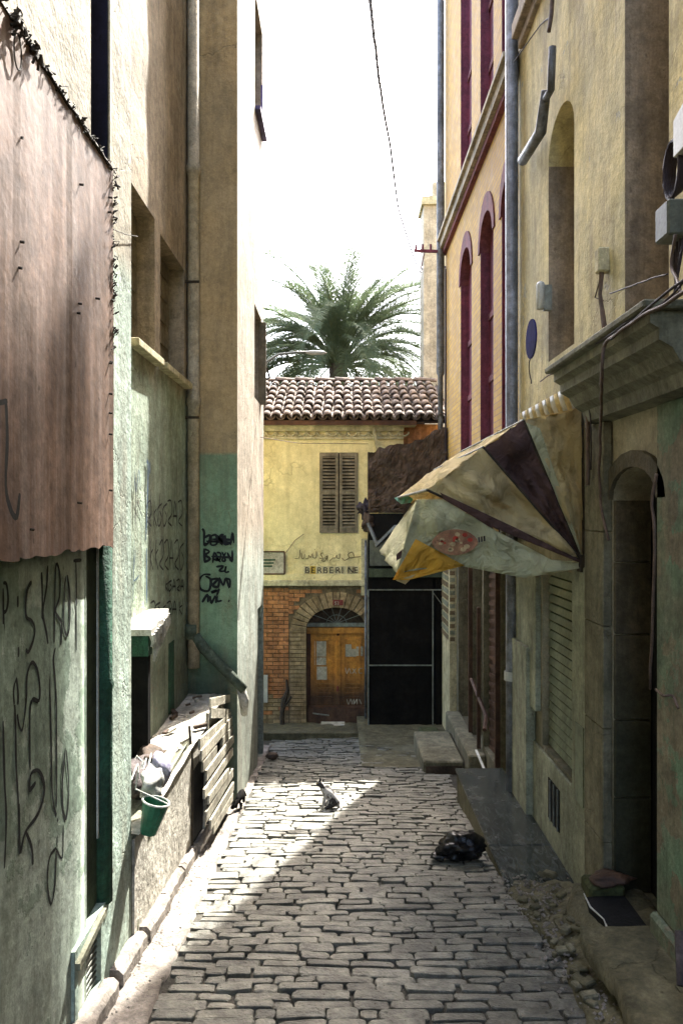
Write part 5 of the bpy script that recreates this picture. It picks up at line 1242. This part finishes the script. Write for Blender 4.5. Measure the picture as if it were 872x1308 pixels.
for k in range(N_):
    t = k/N_; el = math.radians(84-78*t**.95+RF.uniform(-10, 10)); az = k*2.39996+RF.uniform(-.35, .35)
    me = fm[4 if t < .12 else (1 if t < .4 else RF.choice((0, 3, 2)))]
    o = bpy.data.objects.new('frond', me); C.objects.link(o); o.parent = pm
    o.location = Vector((pcx+.16*math.cos(az), py_+.16*math.sin(az), pcz+.25*(1-t)-.3))-wloc(pm)
    o.rotation_euler = (RF.uniform(-.25, .25), -el, az); s_ = RF.uniform(.88, 1.28); o.scale = (s_,)*3
# tower-like house behind the brick one
tb = thing('house', 'pale cream house with stepped parapet seen behind the brick corner', 'house', (3.4, 20, -2))
B().box(2.21, 6, 20, 20.9, -2, EYE+(654-262)/F*20).obj('wall', M('tower_cream'), tb)
B().box(2.15, 6, 19.92, 20.95, EYE+(654-262)/F*20+.003, EYE+(654-252)/F*20).obj('parapet', M('facade_trim'), tb)
B().box(2.45, 3.6, 20, 20.8, EYE+(654-251.8)/F*20, EYE+(654-232)/F*20).obj('parapet', M('tower_cream'), tb)
B().box(2.17, 2.21, 20.3, 20.5, 5.75, 6.05).obj('lantern', M('rust'), tb)
# low house with green and blue walls behind the palm
for k, (x0, x1, y_, h, m, lb) in enumerate(((-4.2, -1.9, 27, 6.5, 'tower_cream', 'small pale house left behind the palm fronds'), (1.9, 4.0, 30, 6.9, 'tower_cream', 'small pale house right behind the palm fronds'))):
    hh = thing('house', lb, 'house', ((x0+x1)/2, y_, -2)); B().box(x0, x1, y_, y_+4, -2, h).obj('wall', M(m), hh)
    B().box(x0-.1, x1+.1, y_-.1, y_+4.1, h+.003, h+.12).obj('parapet', M('facade_trim'), hh)
    for q in range(2):
        wn = B().box(x0+.4+.8*q, x0+.8+.8*q, y_-.03, y_+.02, h-1.3, h-.6).obj('window', M('window_glass'), hh)
b = B(); nx, ny = 60, 8; vs = []
for j in range(ny+1):
    for i in range(nx+1):
        x = -600+1200*i/nx; y_ = 650+j*40; e = math.sin(min(1, j/5)*math.pi/2)
        vs.append((x, y_, -3+e*(118+26*noise.noise(Vector((x*.006, 3, 0)))+9*noise.noise(Vector((x*.03, j, 0))))))
b.add(vs, [(j*(nx+1)+i, j*(nx+1)+i+1, (j+1)*(nx+1)+i+1, (j+1)*(nx+1)+i) for j in range(ny) for i in range(nx)])
b.obj('hills', M('hill'), kind='structure', smooth=True)
# street lamp on a bracket
sm = thing('street_lamp', 'slim curved street lamp arm reaching out from the left house before the palm', 'street lamp', (JX, 11.9, 4.6))
B().tube([(JX+.0, 11.8, EYE+(654-478)/F*11.9), at(341, 462, 11.9), at(355, 453, 11.9), at(380, 450, 11.9), at(400, 450, 11.9)], .022, 8).obj('arm', M('steel_dull'), sm, smooth=True)
B().tube([at(390, 450, 11.9), at(398, 450.5, 11.9), at(412, 450.5, 11.9), at(417, 451, 11.9)], [.02, .04, .035, .01], 8).obj('lamp_head', M('plastic_white'), sm, smooth=True)
B().tube([(JX+.0, 11.9, 4.45), (JX+.10, 11.9, 4.5), (JX+.06, 11.9, 4.66)], .02, 6).obj('bracket', M('rust'), sm)

# ================================================================== CATS AND BAG
def skin(name, nodes, edges, m, sub=2):
    me = bpy.data.meshes.new(name); me.from_pydata([n[0] for n in nodes], edges, [])
    o = bpy.data.objects.new(name, me); C.objects.link(o)
    md = o.modifiers.new('skin', 'SKIN'); 
    for i, n in enumerate(nodes):
        sv = me.skin_vertices[0].data[i]; r_ = n[1]; sv.radius = (r_ if isinstance(r_, tuple) else (r_, r_)); sv.use_root = (i == 0)
    sm_ = o.modifiers.new('sub', 'SUBSURF'); sm_.levels = sub; sm_.render_levels = sub
    bpy.context.view_layer.update()
    m2 = bpy.data.meshes.new_from_object(o.evaluated_get(bpy.context.evaluated_depsgraph_get())); bpy.data.objects.remove(o)
    m2.materials.clear(); m2.materials.append(m)
    for p in m2.polygons: p.use_smooth = True
    return m2
def put(me, name, parent, loc=(0, 0, 0)):
    o = bpy.data.objects.new(name, me); C.objects.link(o); o.parent = parent; o.location = loc; return o
# sitting cat, facing left (-X)
nodes = [((.075, 0, .085), .078), ((.05, 0, .14), .068), ((.01, 0, .185), .055), ((-.035, 0, .215), .046), ((-.065, 0, .25), .034), ((-.088, 0, .283), .037), ((-.118, 0, .278), .024), ((-.132, 0, .273), .013),
         ((-.02, .035, .14), .026), ((-.035, .035, .07), .016), ((-.04, .034, .015), .014), ((-.065, .034, .008), .013),
         ((-.02, -.035, .14), .026), ((-.045, -.035, .07), .016), ((-.052, -.034, .015), .014), ((-.078, -.034, .008), .013),
         ((.05, .062, .065), .044), ((.01, .072, .035), .024), ((-.035, .072, .012), .014),
         ((.05, -.062, .065), .044), ((.01, -.072, .035), .024), ((-.035, -.072, .012), .014),
         ((.14, .0, .03), .020), ((.165, -.06, .016), .016), ((.12, -.13, .014), .014), ((.02, -.15, .013), .012), ((-.07, -.14, .012), .009)]
ed = [(0,1),(1,2),(2,3),(3,4),(4,5),(5,6),(6,7),(2,8),(8,9),(9,10),(10,11),(2,12),(12,13),(13,14),(14,15),(0,16),(16,17),(17,18),(0,19),(19,20),(20,21),(0,22),(22,23),(23,24),(24,25),(25,26)]
cp = onG(418, 1035); ct = thing('cat', 'black and white cat sitting in the patch of sunlight on the cobbles', 'cat', (cp.x, cp.y, crown(cp.x, cp.y)+.004))
put(skin('body', nodes, ed, M('fur_pied')), 'body', ct)
def ear(c, s_, m, parent, lean=0):
    c = Vector(c); b = B(); b.add([c+Vector((-.012, -.016*s_*0-.013, 0)), c+Vector((.014, -.013, 0)), c+Vector((.014, .013, 0)), c+Vector((-.012, .013, 0)), c+Vector((0, lean, .042))], [(0,1,4),(1,2,4),(2,3,4),(3,0,4),(3,2,1,0)])
    b.v = [v+wloc(parent) for v in b.v]; return b.obj('ear', m, parent)
ear((-.088, -.022, .308), 1, M('fur_black'), ct, -.006); ear((-.084, .022, .308), 1, M('fur_black'), ct, .006)
for s_ in (-1, 1):
    me = bpy.data.meshes.new('eye'); bm = bmesh.new(); bmesh.ops.create_icosphere(bm, subdivisions=1, radius=.0055); bm.to_mesh(me); bm.free(); me.materials.append(M('sign_yellow')); put(me, 'eye', ct, (-.116, s_*.017, .288))
# small black cat crouching with lowered head, back to us
nodes = [((0, 0, .15), .045), ((.012, .07, .155), .042), ((.008, .13, .14), .038), ((-.01, -.05, .12), .032), ((-.03, -.09, .085), .028), ((-.055, -.12, .07), .03), ((-.08, -.14, .055), .018),
         ((.03, .13, .08), .024), ((.032, .135, .015), .014), ((-.015, .13, .08), .024), ((-.018, .135, .015), .014),
         ((.018, -.02, .07), .020), ((.02, -.03, .012), .013), ((-.03, -.02, .07), .020), ((-.032, -.03, .012), .013),
         ((.012, .18, .15), .014), ((.03, .22, .11), .011), ((.045, .25, .05), .009)]
ed = [(0,1),(1,2),(0,3),(3,4),(4,5),(5,6),(2,7),(7,8),(2,9),(9,10),(0,11),(11,12),(0,13),(13,14),(2,15),(15,16),(16,17)]
cp = onG(306, 1038); c2 = thing('cat', 'small black cat with lowered head feeding in the sunlit gutter by the planks', 'cat', (cp.x, cp.y, gz(cp.y)+.045))
o = put(skin('body', nodes, ed, M('fur_black')), 'body', c2)
ear((-.055, -.125, .092), 1, M('fur_black'), c2); ear((-.045, -.095, .105), 1, M('fur_black'), c2)
bp_ = onG(590, 1104)
lump('plastic_bag', (bp_.x, bp_.y+.10, bp_.z+.12), (.21, .17, .12), M('bag_black'), 12, 'knotted black plastic rubbish bag lying against the stone ledge', 'bag', amp=.42, sub=4, fr=3.4, flat=-.09)
bg_ = bpy.data.objects['plastic_bag']
lump('bag_ear', (bp_.x-.03, bp_.y+.08, bp_.z+.20), (.05, .04, .05), M('bag_black'), 3, '', '', parent=bg_, amp=.9)
lump('bag_ear', (bp_.x-.20, bp_.y+.04, bp_.z+.055), (.07, .06, .035), M('bag_black'), 5, '', '', parent=bg_, amp=.8)
